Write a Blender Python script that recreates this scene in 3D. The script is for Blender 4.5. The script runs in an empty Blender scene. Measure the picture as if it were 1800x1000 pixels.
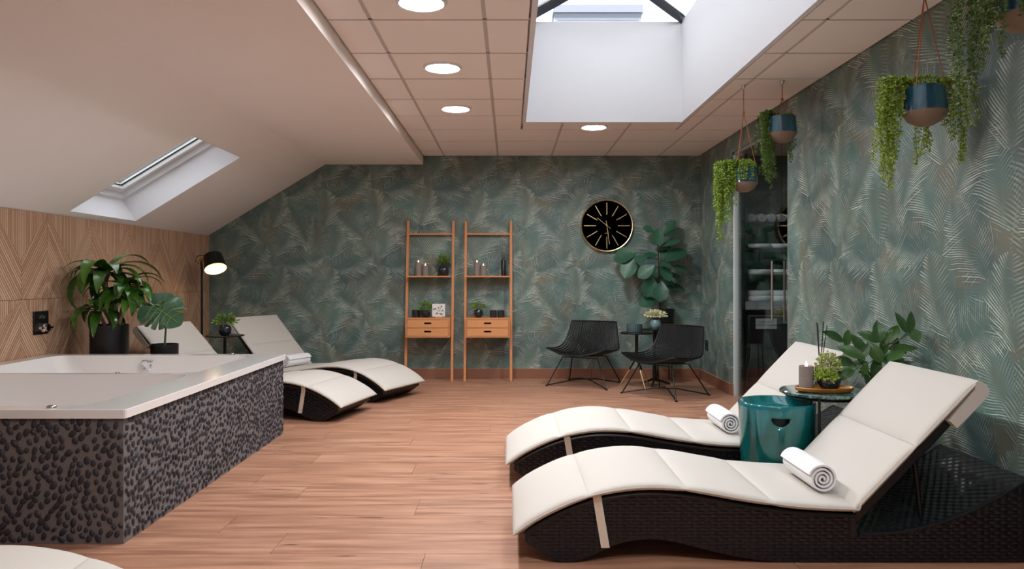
import bpy, bmesh, math, random
from mathutils import Vector, Matrix, Euler
R = math.radians
random.seed(7)
scn = bpy.context.scene
col = scn.collection

# ------------------------------------------------------------------ camera
F, CX, CY, EYE = 1340.0, 896.0, 486.0, 1.14
cd = bpy.data.cameras.new('camera'); cam = bpy.data.objects.new('camera', cd); col.objects.link(cam)
cam.location = (0, 0, EYE); cam.rotation_euler = (R(90), 0, 0)
cd.sensor_width = 36; cd.lens = F / 1800 * 36
cd.shift_x = (900 - CX) / 1800; cd.shift_y = -(500 - CY) / 1800
cd.clip_start = .05; cd.clip_end = 200
scn.camera = cam
# ------------------------------------------------------------------ sky
w = bpy.data.worlds.new('world'); scn.world = w; w.use_nodes = True
bg = w.node_tree.nodes['Background']
bg.inputs[0].default_value = (.93, .97, 1.0, 1); bg.inputs[1].default_value = 6.0
LAMP = 250.0            # radiance of the ceiling downlights
# ------------------------------------------------------------------ exposure
vs = scn.view_settings
vs.view_transform = 'Standard'; vs.look = 'None'; vs.exposure = 0.1; vs.gamma = 1; vs.use_curve_mapping = False

def at(px, py, Y): return Vector(((px - CX) * Y / F, Y, EYE - (py - CY) * Y / F))

# ================================================================== helpers
def lin(c): return tuple(((v / 255) / 12.92 if v / 255 <= .04045 else ((v / 255 + .055) / 1.055) ** 2.4) for v in c) + (1,)

class NT:
    def __init__(s, name):
        s.m = bpy.data.materials.new(name); s.m.use_nodes = True
        s.t = s.m.node_tree; s.b = s.t.nodes['Principled BSDF']
    def n(s, typ, **kw):
        nd = s.t.nodes.new(typ)
        for k, v in kw.items(): setattr(nd, k, v)
        return nd
    def put(s, sock, v):
        if v is None: return
        if isinstance(v, bpy.types.NodeSocket): s.t.links.new(v, sock)
        else: sock.default_value = v
    def M(s, op, a, b=None, c=None, clamp=False):
        nd = s.n('ShaderNodeMath', operation=op); nd.use_clamp = clamp
        for i, v in enumerate((a, b, c)): s.put(nd.inputs[i], v)
        return nd.outputs[0]
    def mix(s, f, a, b, mode='MIX'):
        nd = s.n('ShaderNodeMix', data_type='RGBA', blend_type=mode)
        s.put(nd.inputs[0], f); s.put(nd.inputs[6], a); s.put(nd.inputs[7], b)
        return nd.outputs[2]
    def rng(s, v, a, b, c=0., d=1.):
        nd = s.n('ShaderNodeMapRange', interpolation_type='SMOOTHSTEP')
        for i, q in enumerate((v, a, b, c, d)): s.put(nd.inputs[i], q)
        return nd.outputs[0]
    def coord(s, kind='Object'): return s.n('ShaderNodeTexCoord').outputs[kind]
    def map(s, v, scale=(1, 1, 1), loc=(0, 0, 0), rot=(0, 0, 0)):
        nd = s.n('ShaderNodeMapping'); s.put(nd.inputs[0], v); nd.inputs[1].default_value = loc
        nd.inputs[2].default_value = rot; nd.inputs[3].default_value = scale
        return nd.outputs[0]
    def noise(s, v, scale, detail=3, rough=.5, color=False):
        nd = s.n('ShaderNodeTexNoise'); s.put(nd.inputs['Vector'], v); nd.inputs['Scale'].default_value = scale
        nd.inputs['Detail'].default_value = detail; nd.inputs['Roughness'].default_value = rough
        return nd.outputs[1 if color else 0]
    def sep(s, v):
        nd = s.n('ShaderNodeSeparateXYZ'); s.put(nd.inputs[0], v); return nd.outputs
    def comb(s, x, y, z=0.):
        nd = s.n('ShaderNodeCombineXYZ')
        for i, q in enumerate((x, y, z)): s.put(nd.inputs[i], q)
        return nd.outputs[0]
    def bump(s, h, strength=.3, dist=.01):
        nd = s.n('ShaderNodeBump'); nd.inputs['Strength'].default_value = strength
        nd.inputs['Distance'].default_value = dist; s.put(nd.inputs['Height'], h)
        s.t.links.new(nd.outputs[0], s.b.inputs['Normal'])
    def set(s, **kw):
        names = dict(col='Base Color', rough='Roughness', metal='Metallic', spec='Specular IOR Level', coat='Coat Weight',
                     sheen='Sheen Weight', trans='Transmission Weight', ecol='Emission Color', e='Emission Strength', sub='Subsurface Weight')
        for k, v in kw.items(): s.put(s.b.inputs[names[k]], v)
        return s

def simple(name, rgb, rough=.5, metal=0, var=.0, vs_=30, bump=0, bs=200, spec=.5, coat=0, bd=.002):
    t = NT(name); c = lin(rgb)
    if var:
        f = t.noise(t.coord(), vs_, 4)
        lo = tuple(v * (1 - var) for v in c[:3]) + (1,); hi = tuple(min(1, v * (1 + var)) for v in c[:3]) + (1,)
        t.set(col=t.mix(f, lo, hi))
    else: t.set(col=c)
    t.set(rough=rough, metal=metal, spec=spec, coat=coat)
    if bump: t.bump(t.noise(t.coord(), bs, 3), bump, bd)
    return t.m

MAT = {}
MAT['plaster'] = simple('plaster', (240, 233, 228), .9, var=.02, vs_=4, bump=.05, bs=150)
MAT['tile_white'] = simple('ceiling tile', (244, 237, 232), .95, var=.03, vs_=260, bump=.15, bs=500)
MAT['rail'] = simple('ceiling rail', (198, 190, 185), .6)
MAT['well'] = simple('white paint', (224, 224, 228), .7)
MAT['pvc'] = simple('white lacquer', (226, 226, 226), .35)
MAT['anthracite'] = simple('anthracite aluminium', (52, 54, 60), .4, .3)
MAT['black_metal'] = simple('black metal', (14, 14, 16), .4, .2)
MAT['black_rope'] = simple('black cord', (17, 17, 20), .6, bump=.2, bs=400)
MAT['gold'] = simple('brushed gold', (232, 206, 160), .3, 1)
MAT['brass'] = simple('brass', (200, 150, 70), .3, 1)
MAT['chrome'] = simple('chrome', (225, 225, 228), .08, 1)
MAT['steel'] = simple('brushed steel', (200, 196, 192), .3, 1)
MAT['clock_face'] = simple('clock face', (12, 12, 18), .15, coat=.3)
MAT['red'] = simple('red lacquer', (190, 70, 40), .4)
MAT['acrylic'] = simple('tub acrylic', (238, 236, 234), .12, coat=.5)
MAT['grout'] = simple('grout', (114, 107, 105), .95, var=.15, vs_=60, bump=.4, bs=300)
MAT['towel'] = simple('towel', (243, 242, 243), .95, bump=.7, bs=420, bd=.004)
MAT['towel_dim'] = simple('grey white towel', (240, 242, 246), .95, bump=.5, bs=300, bd=.003)
MAT['closet'] = simple('dark closet wall', (52, 60, 64), .7)
MAT['closet_dark'] = simple('black lacquer board', (20, 21, 24), .5)
MAT['board_grey'] = simple('grey board', (150, 156, 160), .6)
MAT['profile'] = simple('pale aluminium', (196, 206, 206), .5)
MAT['sign'] = simple('sign plate', (196, 202, 206), .5)
MAT['ink'] = simple('dark ink', (40, 44, 48), .7)
MAT['pot_black'] = simple('black plastic', (13, 14, 18), .4)
MAT['ceramic_dark'] = simple('dark blue ceramic', (30, 38, 46), .12, coat=.4, var=.2, vs_=20)
MAT['glass_dark'] = simple('dark ribbed glass', (34, 46, 54), .12, coat=.5)
MAT['glass_grey'] = simple('grey green glass', (86, 108, 110), .15, coat=.4)
MAT['vase_blue'] = simple('pale blue ceramic', (118, 148, 152), .25, coat=.3)
MAT['soil'] = simple('soil', (42, 32, 26), 1, bump=.6, bs=120)
MAT['canvas'] = simple('white canvas', (226, 224, 218), .8)
MAT['leather'] = simple('orange leather cord', (170, 98, 66), .6)
MAT['stem'] = simple('green stem', (66, 86, 40), .6)
MAT['bark'] = simple('brown bark', (60, 48, 38), .85, bump=.4, bs=90)
MAT['socket'] = simple('black socket', (24, 26, 30), .35)
MAT['unit'] = simple('grey metal cabinet', (168, 172, 182), .4, .3)
MAT['unit_dark'] = simple('dark louvre', (112, 116, 128), .4, .3)
MAT['roof'] = simple('roof membrane', (120, 120, 120), .9)
MAT['reed'] = simple('black reed', (22, 20, 20), .7)
MAT['fabric'] = simple('cream canvas cushion', (203, 197, 189), .75, bump=.08, bs=900, bd=.001)
MAT['piping'] = simple('cream piping', (192, 184, 172), .7)
MAT['strap'] = simple('beige strap', (214, 200, 184), .7)

def leafmat(name, a, b, rough=.35, sub=0, scale=9):
    t = NT(name); o = t.n('ShaderNodeObjectInfo').outputs['Random']
    f = t.M('ADD', t.M('MULTIPLY', t.noise(t.coord(), scale, 2), .6), t.M('MULTIPLY', o, .4))
    t.set(col=t.mix(f, lin(a), lin(b)), rough=rough, spec=.5)
    t.t.nodes['Principled BSDF'].inputs['Subsurface Weight'].default_value = sub
    return t.m
MAT['leaf_fig'] = leafmat('fiddle leaf', (20, 58, 44), (60, 112, 84), .42)
MAT['leaf_dark'] = leafmat('glossy dark leaf', (22, 52, 22), (88, 138, 46), .25)
MAT['leaf_ficus'] = leafmat('rubber leaf', (22, 50, 26), (74, 112, 50), .3)
MAT['leaf_monstera'] = leafmat('monstera leaf', (34, 66, 44), (72, 112, 82), .35)
MAT['leaf_lime'] = leafmat('trailing leaf', (112, 146, 38), (176, 196, 78), .55, scale=40)
MAT['leaf_olive'] = leafmat('olive leaf', (46, 74, 26), (96, 122, 48), .55, scale=40)
MAT['leaf_vine'] = leafmat('dark trailing leaf', (52, 66, 30), (88, 98, 50), .55, scale=40)
MAT['leaf_green'] = leafmat('small leaf', (66, 104, 36), (140, 168, 66), .5, scale=30)
MAT['flower'] = leafmat('cream blossom', (196, 192, 140), (244, 242, 214), .7, scale=60)
MAT['succulent'] = leafmat('yellow green bud', (118, 130, 58), (196, 202, 132), .5, scale=60)

def emis(name, rgb, s):
    t = NT(name); t.set(col=(0, 0, 0, 1), ecol=lin(rgb), e=s); return t.m
MAT['lamp'] = emis('lamp diffuser', (251, 252, 255), LAMP)
MAT['bulb'] = emis('warm bulb', (255, 214, 150), 2.2)
MAT['flame'] = emis('candle flame', (255, 190, 150), 6)
MAT['shade_in'] = simple('cream shade lining', (240, 226, 190), .6)

def glassmat(name, tint, fr=.8):
    t = NT(name); out = t.t.nodes['Material Output']
    tp = t.n('ShaderNodeBsdfTransparent'); tp.inputs[0].default_value = tint
    gl = t.n('ShaderNodeBsdfGlossy'); gl.inputs['Roughness'].default_value = .02
    lw = t.n('ShaderNodeLayerWeight'); lw.inputs[0].default_value = .12
    mx = t.n('ShaderNodeMixShader'); t.put(mx.inputs[0], t.M('MULTIPLY', lw.outputs['Fresnel'], fr)); t.t.links.new(tp.outputs[0], mx.inputs[1]); t.t.links.new(gl.outputs[0], mx.inputs[2])
    t.t.links.new(mx.outputs[0], out.inputs['Surface']); return t.m
MAT['glass'] = glassmat('clear pane', (.93, .95, .96, 1))
MAT['glass_dimmed'] = glassmat('dimmed roof pane', (.42, .425, .43, 1))  # made-up dark tint that cuts the daylight through the roof glass
MAT['glass_door'] = glassmat('door pane', (.93, .955, .96, 1), .45)

def woodmat(name, a, b, dirv=None, freq=0):
    t = NT(name); co = t.coord()
    f = t.noise(t.map(co, (2, 2, 40) if not dirv else (3, 3, 3)), 3, 4)
    c = t.mix(f, lin(a), lin(b))
    t.set(rough=.5, spec=.3)
    if dirv:                            # fluted strips: dirv is the direction across them in the wall plane (y, z)
        x, y, z = t.sep(co)
        d = t.M('ADD', t.M('MULTIPLY', y, dirv[0]), t.M('MULTIPLY', z, dirv[1]))
        ph = t.M('MULTIPLY', d, freq)
        cell = t.M('FLOOR', ph)
        wn = t.n('ShaderNodeTexWhiteNoise', noise_dimensions='1D'); t.put(wn.inputs['W'], cell)
        c = t.mix(t.M('MULTIPLY', wn.outputs[0], .75), c, lin((232, 198, 168)))
        fr = t.M('FRACT', ph)
        groove = t.rng(t.M('ABSOLUTE', t.M('SUBTRACT', fr, .5)), .30, .5)
        c = t.mix(t.M('MULTIPLY', groove, .8), c, lin((88, 60, 44)))
        al = t.M('SUBTRACT', t.M('MULTIPLY', y, dirv[1]), t.M('MULTIPLY', z, dirv[0]))
        gr = t.noise(t.comb(t.M('MULTIPLY', al, 3), t.M('MULTIPLY', d, 120)), 1, 3)
        c = t.mix(t.M('MULTIPLY', gr, .4), c, lin((110, 76, 54)))
        t.bump(t.M('SUBTRACT', 1, groove), .7, .005)
    t.set(col=c); return t.m
WA, WB = (184, 138, 108), (210, 166, 134)
MAT['oak'] = woodmat('ladder oak', (190, 124, 78), (214, 150, 100))
MAT['oak_front'] = woodmat('drawer oak', (198, 134, 84), (222, 160, 108))
dv = Vector((.8, .6)).normalized()
MAT['strip_down'] = woodmat('strips falling', WA, WB, (dv.x, dv.y), 52)
MAT['strip_up'] = woodmat('strips rising', WA, WB, (dv.x, -dv.y), 52)
MAT['strip_vert'] = woodmat('strips upright', WA, WB, (1, 0), 52)

def floormat():
    t = NT('wood look plank'); o = t.n('ShaderNodeObjectInfo').outputs['Random']
    co = t.coord(); sh = t.comb(t.M('MULTIPLY', o, 37.), t.M('MULTIPLY', o, 91.), 0)
    nd = t.n('ShaderNodeVectorMath', operation='ADD'); t.put(nd.inputs[0], co); t.put(nd.inputs[1], sh); p = nd.outputs[0]
    g1 = t.rng(t.noise(t.map(p, (.8, 9, 1)), 2.2, 6, .62), .28, .72)
    g2 = t.noise(t.map(p, (1.2, 60, 1)), 2, 3)
    big = t.noise(t.map(p, (.5, 2, 1)), 1.5, 2)
    c = t.mix(g1, lin((132, 90, 70)), lin((214, 166, 136)))
    c = t.mix(t.M('MULTIPLY', g2, .6), c, lin((132, 90, 70)))
    c = t.mix(t.M('MULTIPLY', t.M('SUBTRACT', big, .3), .8, clamp=True), c, lin((188, 136, 108)))
    c = t.mix(t.M('MULTIPLY', o, .3), c, lin((166, 116, 90)))
    k = t.rng(t.noise(t.map(p, (2.2, 13, 1)), 1.6, 2, .4), .675, .76)
    c = t.mix(t.M('MULTIPLY', k, .8), c, lin((74, 54, 46)))
    t.set(col=c, rough=t.M('ADD', .36, t.M('MULTIPLY', g1, .18)), spec=.4)
    t.bump(g2, .08, .002); return t.m
MAT['plank'] = floormat()
MAT['plank_grout'] = simple('plank grout', (150, 116, 96), .9)
MAT['base_tile'] = simple('baseboard tile', (138, 92, 70), .5, var=.15, vs_=8)
MAT['base_grout'] = simple('baseboard grout', (170, 134, 112), .8)

def pebble():
    t = NT('dark pebble'); o = t.n('ShaderNodeObjectInfo').outputs['Random']
    v = t.n('ShaderNodeTexVoronoi'); t.put(v.inputs['Vector'], t.coord()); v.inputs['Scale'].default_value = 30
    f = t.M('FRACT', t.M('ADD', o, t.sep(v.outputs['Color'])[0]))
    t.set(col=t.mix(f, lin((32, 34, 42)), lin((64, 63, 70))), rough=.42, spec=.45)
    t.bump(t.noise(t.coord(), 60, 2), .1, .002); return t.m
MAT['pebble'] = pebble()

def wicker():
    t = NT('black wicker'); co = t.coord()
    t.set(col=lin((14, 15, 22)), rough=.36, spec=.45)
    w_ = t.n('ShaderNodeTexWave', bands_direction='X'); t.put(w_.inputs['Vector'], co); w_.inputs['Scale'].default_value = 20
    x, y, z = t.sep(co)
    h = t.M('MULTIPLY', t.M('SINE', t.M('MULTIPLY', x, 190)), t.M('SINE', t.M('MULTIPLY', y, 120)))
    t.bump(h, .5, .004); return t.m
MAT['wicker'] = wicker()
MAT['wicker_strip'] = simple('black wicker strip', (14, 15, 22), .34)

def glaze(name, hue):
    t = NT(name); co = t.coord(); x, y, z = t.sep(co)
    drip = t.noise(t.map(co, (1, 1, .18)), 22, 4)
    run = t.noise(t.map(co, (1, 1, .4)), 9, 3)
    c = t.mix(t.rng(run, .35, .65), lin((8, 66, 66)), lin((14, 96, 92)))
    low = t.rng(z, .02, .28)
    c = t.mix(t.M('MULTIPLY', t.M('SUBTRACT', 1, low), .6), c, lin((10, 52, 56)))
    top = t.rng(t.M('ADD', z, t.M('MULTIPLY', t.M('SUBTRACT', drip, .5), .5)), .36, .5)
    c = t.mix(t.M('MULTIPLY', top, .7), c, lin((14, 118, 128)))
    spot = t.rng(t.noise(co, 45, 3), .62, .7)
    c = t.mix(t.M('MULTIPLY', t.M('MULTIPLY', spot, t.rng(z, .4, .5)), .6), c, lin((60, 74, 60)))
    t.set(col=c, rough=.1, coat=.5); return t.m
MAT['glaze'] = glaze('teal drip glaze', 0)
t = NT('petrol pot glaze'); f_ = t.noise(t.map(t.coord(), (1, 1, .3)), 12, 3)
t.set(col=t.mix(t.rng(f_, .35, .65), lin((28, 66, 84)), lin((58, 104, 120))), rough=.15, coat=.4); MAT['petrol'] = t.m
MAT['terracotta'] = simple('raw clay', (138, 116, 100), .8, var=.15, vs_=14)
def marble():
    t = NT('green marble'); n1 = t.noise(t.coord(), 9, 6, .65)
    c = t.mix(t.rng(t.M('ABSOLUTE', t.M('SUBTRACT', n1, .5)), 0, .05), lin((110, 140, 134)), lin((38, 66, 66)))
    t.set(col=c, rough=.12, coat=.4); return t.m
MAT['marble'] = marble()
MAT['tray'] = simple('golden brown lacquer', (176, 118, 48), .3, .4, var=.25, vs_=18)
def candlemat():
    t = NT('grey wax'); z = t.sep(t.coord())[2]
    t.set(col=t.mix(t.noise(t.coord(), 60, 3), lin((118, 108, 102)), lin((146, 134, 126))), rough=.6); return t.m
MAT['wax'] = candlemat()
MAT['wax_top'] = simple('pink lit wax', (214, 176, 160), .6)

def wallpaper():
    t = NT('palm leaf wallpaper'); co = t.coord(); X, Y, Z = t.sep(co)
    u0 = t.M('ADD', X, Y); p0 = t.comb(u0, Z, 0)
    wob = t.noise(t.map(p0, (1, 1, 1)), 2.2, 2, color=True)
    wv = t.n('ShaderNodeVectorMath', operation='MULTIPLY_ADD'); t.put(wv.inputs[0], wob); wv.inputs[1].default_value = (.09, .09, 0); t.put(wv.inputs[2], p0)
    p = wv.outputs[0]
    n1 = t.noise(p0, 2.3, 3); n2 = t.noise(t.map(p0, (1, 1, 1), (9, 4, 0)), 3.1, 3)
    c = t.mix(t.rng(n1, .35, .65), lin((82, 100, 98)), lin((110, 136, 128)))
    c = t.mix(t.rng(n2, .45, .64), c, lin((122, 122, 106)))
    wash = t.noise(t.map(p0, (5, 1.2, 1)), 5, 4)
    c = t.mix(t.M('MULTIPLY', t.rng(wash, .55, .75), .35), c, lin((150, 172, 160)))
    TW, TH = .56, .86
    grain = t.noise(t.map(p0, (1, 1, 1)), 26, 2)
    hi_total = None
    def tile(ox, oy):
        a = t.n('ShaderNodeVectorMath', operation='ADD'); t.put(a.inputs[0], p); a.inputs[1].default_value = (ox, oy, 0)
        xx, yy, _ = t.sep(a.outputs[0])
        gx = t.M('MULTIPLY', t.M('SUBTRACT', t.M('FRACT', t.M('DIVIDE', xx, TW)), .5), TW)
        gy = t.M('MULTIPLY', t.M('SUBTRACT', t.M('FRACT', t.M('DIVIDE', yy, TH)), .5), TH)
        cid = t.comb(t.M('FLOOR', t.M('DIVIDE', xx, TW)), t.M('FLOOR', t.M('DIVIDE', yy, TH)), ox)
        wn = t.n('ShaderNodeTexWhiteNoise', noise_dimensions='3D'); t.put(wn.inputs['Vector'], cid)
        tile.r = t.M('MULTIPLY', t.M('SUBTRACT', wn.outputs[0], .5), .9)
        return gx, gy
    def rot(gx, gy, ang):
        an = t.M('ADD', tile.r, ang); ca, sa = t.M('COSINE', an), t.M('SINE', an)
        return (t.M('ADD', t.M('MULTIPLY', gx, ca), t.M('MULTIPLY', gy, sa)), t.M('SUBTRACT', t.M('MULTIPLY', gy, ca), t.M('MULTIPLY', gx, sa)))
    def feather(c, ox, oy, ang, L, W, fr, base, hi, bias, amt):
        gx, gy = tile(ox, oy); x, y = rot(gx, gy, ang)
        x = t.M('ADD', x, t.M('MULTIPLY', t.M('MULTIPLY', y, y), .45))
        ax = t.M('ABSOLUTE', x); yn = t.M('ADD', t.M('DIVIDE', y, L), .5, clamp=True)
        right = t.rng(t.M('MULTIPLY', x, bias), -.001, .001)
        slope = t.M('ADD', .45, t.M('MULTIPLY', right, .65))
        # leaflets: each carries its own length
        ph = t.M('MULTIPLY', t.M('SUBTRACT', y, t.M('SUBTRACT', t.M('MULTIPLY', ax, slope), t.M('MULTIPLY', t.M('MULTIPLY', ax, ax), .8))), fr / 6.2832)
        wn = t.n('ShaderNodeTexWhiteNoise', noise_dimensions='1D'); t.put(wn.inputs['W'], t.M('FLOOR', ph)); rn = wn.outputs[0]
        wd = t.M('MULTIPLY', t.M('POWER', t.M('SINE', t.M('MULTIPLY', yn, math.pi)), .5), t.M('MULTIPLY', t.M('ADD', .62, t.M('MULTIPLY', rn, .42)), W))
        rel = t.M('DIVIDE', ax, t.M('ADD', wd, .003))
        mask = t.rng(rel, .80, 1.06, 1., 0.); soft = t.rng(t.M('ADD', rel, t.M('SUBTRACT', grain, .5)), .45, 1.1, 1., 0.)
        tri = t.M('ABSOLUTE', t.M('SUBTRACT', t.M('FRACT', ph), .5))          # 0 in the middle of a leaflet
        wdt = t.M('SUBTRACT', .40, t.M('MULTIPLY', rel, .28))
        line = t.rng(t.M('SUBTRACT', tri, wdt), -.12, .04, 1., 0.)
        side = t.M('ADD', .38, t.M('MULTIPLY', right, .62))
        lum = t.M('ADD', .35, t.M('MULTIPLY', rn, .65))
        st = t.M('MULTIPLY', t.M('MULTIPLY', t.M('MULTIPLY', line, side), lum), t.M('MULTIPLY', t.rng(rel, .05, .7), mask))
        gap = t.M('MULTIPLY', t.M('MULTIPLY', t.rng(tri, .32, .5), mask), t.rng(rel, .1, .6))
        c = t.mix(t.M('MULTIPLY', soft, .55), c, lin(base))
        c = t.mix(t.M('MULTIPLY', gap, .5), c, lin((40, 54, 54)))
        brk = t.rng(grain, .25, .6, .5, 1.)
        c = t.mix(t.M('MULTIPLY', t.M('MULTIPLY', st, brk), amt), c, lin(hi))
        return c, st
    def fan(c, ox, oy, Rr, k, base, hi, amt, a0, a1):
        gx, gy = tile(ox, oy)
        r = t.M('SQRT', t.M('ADD', t.M('MULTIPLY', gx, gx), t.M('MULTIPLY', gy, gy)))
        th = t.M('ADD', t.M('ADD', t.M('ARCTAN2', gy, gx), t.M('MULTIPLY', r, 1.1)), tile.r)
        sect = t.M('MULTIPLY', t.rng(th, a0, a0 + .3), t.rng(th, a1 - .3, a1, 1., 0.))
        ph = t.M('MULTIPLY', th, k / 6.2832)
        wn = t.n('ShaderNodeTexWhiteNoise', noise_dimensions='1D'); t.put(wn.inputs['W'], t.M('FLOOR', ph)); rn = wn.outputs[0]
        rel = t.M('DIVIDE', r, t.M('MULTIPLY', t.M('ADD', .55, t.M('MULTIPLY', rn, .5)), Rr))
        mask = t.M('MULTIPLY', t.rng(rel, .85, 1.05, 1., 0.), sect); soft = t.M('MULTIPLY', t.rng(t.M('ADD', rel, t.M('SUBTRACT', grain, .5)), .5, 1.2, 1., 0.), sect)
        tri = t.M('ABSOLUTE', t.M('SUBTRACT', t.M('FRACT', ph), .5))
        line = t.rng(t.M('SUBTRACT', tri, t.M('SUBTRACT', .36, t.M('MULTIPLY', rel, .28))), -.12, .04, 1., 0.)
        st = t.M('MULTIPLY', t.M('MULTIPLY', line, mask), t.M('MULTIPLY', t.rng(rel, .15, .7), t.M('ADD', .35, t.M('MULTIPLY', rn, .65))))
        c = t.mix(t.M('MULTIPLY', soft, .5), c, lin(base))
        c = t.mix(t.M('MULTIPLY', t.M('MULTIPLY', t.rng(tri, .3, .5), mask), .35), c, lin((40, 56, 56)))
        c = t.mix(t.M('MULTIPLY', t.M('MULTIPLY', st, t.rng(grain, .3, .6, .4, 1.)), amt), c, lin(hi))
        return c, st
    HI = (228, 238, 226)
    c, s0 = fan(c, .10, .15, .27, 58, (84, 122, 118), (190, 214, 206), .8, -2.6, .4)
    c, s1 = feather(c, .38, .55, -.5, .46, .20, 340, (104, 134, 126), HI, 1, .8)
    c, s3 = fan(c, .36, .07, .24, 62, (70, 98, 100), (200, 214, 206), .85, -.3, 2.4)
    c, s2 = feather(c, .03, .62, .40, .50, .19, 300, (108, 118, 106), HI, -1, .95)
    c, s4 = feather(c, .22, .36, .85, .46, .20, 380, (88, 112, 106), (232, 238, 224), -1, 1.)
    c, s7 = fan(c, .50, .40, .22, 70, (92, 120, 112), (214, 224, 212), .9, .3, 3.0)
    c, s5 = feather(c, .47, .20, -.2, .44, .18, 310, (112, 128, 116), HI, 1, 1.)
    c, s6 = feather(c, .16, .80, -1.0, .46, .20, 400, (76, 104, 102), (226, 234, 222), 1, .95)
    big = t.noise(t.map(p0, (1, 1, 1), (3, 8, 0)), 1.7, 2)
    c = t.mix(t.rng(big, .42, .62, 0., .25), c, lin((66, 80, 80)))
    t.set(col=c, rough=.5, spec=.35)
    hs = t.M('ADD', t.M('ADD', s1, s2), t.M('ADD', s4, t.M('ADD', s5, s6)))
    t.bump(hs, .15, .003); return t.m
MAT['wallpaper'] = wallpaper()

# ------------------------------------------------------------------ mesh builder
class MB:
    def __init__(s): s.v = []; s.f = []
    def add(s, vs_, fs):
        o = len(s.v); s.v += [tuple(q) for q in vs_]; s.f += [tuple(i + o for i in q) for q in fs]; return s
    def box(s, x0, x1, y0, y1, z0, z1, M=None):
        vs_ = [Vector((x, y, z)) for z in (z0, z1) for y in (y0, y1) for x in (x0, x1)]
        if M is not None: vs_ = [M @ v for v in vs_]
        return s.add(vs_, [(0, 2, 3, 1), (4, 5, 7, 6), (0, 1, 5, 4), (2, 6, 7, 3), (0, 4, 6, 2), (1, 3, 7, 5)])
    def tube(s, pts, r, n=8, closed=False, cap=True):
        pts = [Vector(p) for p in pts]; m = len(pts); rr = r if isinstance(r, (list, tuple)) else [r] * m
        o = len(s.v); prev = None
        for i, p in enumerate(pts):
            a = pts[(i - 1) % m] if (closed or i) else p; b = pts[(i + 1) % m] if (closed or i < m - 1) else p
            d = (b - a).normalized()
            if prev is None:
                q = d.cross(Vector((0, 0, 1)));  q = d.cross(Vector((1, 0, 0))) if q.length < 1e-3 else q
            else: q = prev - d * prev.dot(d)
            q.normalize(); prev = q; e = d.cross(q)
            for k in range(n):
                a_ = 2 * math.pi * k / n; s.v.append(tuple(p + (q * math.cos(a_) + e * math.sin(a_)) * rr[i]))
        for i in range(m if closed else m - 1):
            j = (i + 1) % m
            for k in range(n): s.f.append((o + i * n + k, o + i * n + (k + 1) % n, o + j * n + (k + 1) % n, o + j * n + k))
        if cap and not closed:
            s.f.append(tuple(o + k for k in reversed(range(n)))); s.f.append(tuple(o + (m - 1) * n + k for k in range(n)))
        return s
    def lathe(s, prof, n=24, c=(0, 0, 0), M=None, sx=1, sy=1):
        o = len(s.v); c = Vector(c)
        for (r, z) in prof:
            for k in range(n):
                a = 2 * math.pi * k / n; v = Vector((r * math.cos(a) * sx, r * math.sin(a) * sy, z))
                if M is not None: v = M @ v
                s.v.append(tuple(v + c))
        for i in range(len(prof) - 1):
            for k in range(n):
                s.f.append((o + i * n + k, o + i * n + (k + 1) % n, o + (i + 1) * n + (k + 1) % n, o + (i + 1) * n + k))
        if prof[0][0] > 1e-6: s.f.append(tuple(o + k for k in reversed(range(n))))
        if prof[-1][0] > 1e-6: s.f.append(tuple(o + (len(prof) - 1) * n + k for k in range(n)))
        return s
    def prism(s, poly, y0, y1):           # polygon in x,z pushed along y
        n = len(poly); o = len(s.v)
        s.v += [(x, y0, z) for x, z in poly] + [(x, y1, z) for x, z in poly]
        s.f.append(tuple(o + i for i in range(n))); s.f.append(tuple(o + n + i for i in reversed(range(n))))
        for i in range(n): j = (i + 1) % n; s.f.append((o + j, o + i, o + n + i, o + n + j))
        return s
    def mesh(s, name, mat, ang=38):
        me = bpy.data.meshes.new(name); me.from_pydata(s.v, [], s.f); me.validate()
        bm = bmesh.new(); bm.from_mesh(me); bmesh.ops.remove_doubles(bm, verts=bm.verts, dist=1e-6); bmesh.ops.recalc_face_normals(bm, faces=bm.faces); bm.to_mesh(me); bm.free()
        me.materials.append(MAT[mat]); me.shade_smooth(); me.set_sharp_from_angle(angle=R(ang)); return me
    def build(s, name, mat, parent=None, loc=None, rot=None, bevel=0, ang=38):
        return link(name, s.mesh(name, mat, ang), parent, loc, rot, bevel)
    def leafmesh(s, name, mat):
        me = bpy.data.meshes.new(name); me.from_pydata(s.v, [], s.f); me.materials.append(MAT[mat]); me.shade_smooth(); return me

def link(name, me, parent=None, loc=None, rot=None, bevel=0):
    o = bpy.data.objects.new(name, me); col.objects.link(o)
    if parent is not None: o.parent = parent
    if loc is not None: o.location = loc
    if rot is not None: o.rotation_euler = rot
    if bevel:
        b = o.modifiers.new('bevel', 'BEVEL'); b.width = bevel; b.segments = 2; b.limit_method = 'ANGLE'; b.angle_limit = R(40)
    return o
def tag(o, label, cat=None, group=None, kind=None):
    o['label'] = label
    if cat: o['category'] = cat
    if group: o['group'] = group
    if kind: o['kind'] = kind
    return o
def thing(name, label, cat, loc=(0, 0, 0), rz=0, group=None, kind=None):
    o = bpy.data.objects.new(name, None); col.objects.link(o); o.location = loc; o.rotation_euler = (0, 0, rz); o.empty_display_size = .1
    return tag(o, label, cat, group, kind)
def copytree(o, parent=None):
    c = o.copy(); col.objects.link(c)
    if parent is not None: c.parent = parent
    for ch in list(o.children): copytree(ch, c)
    return c
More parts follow.
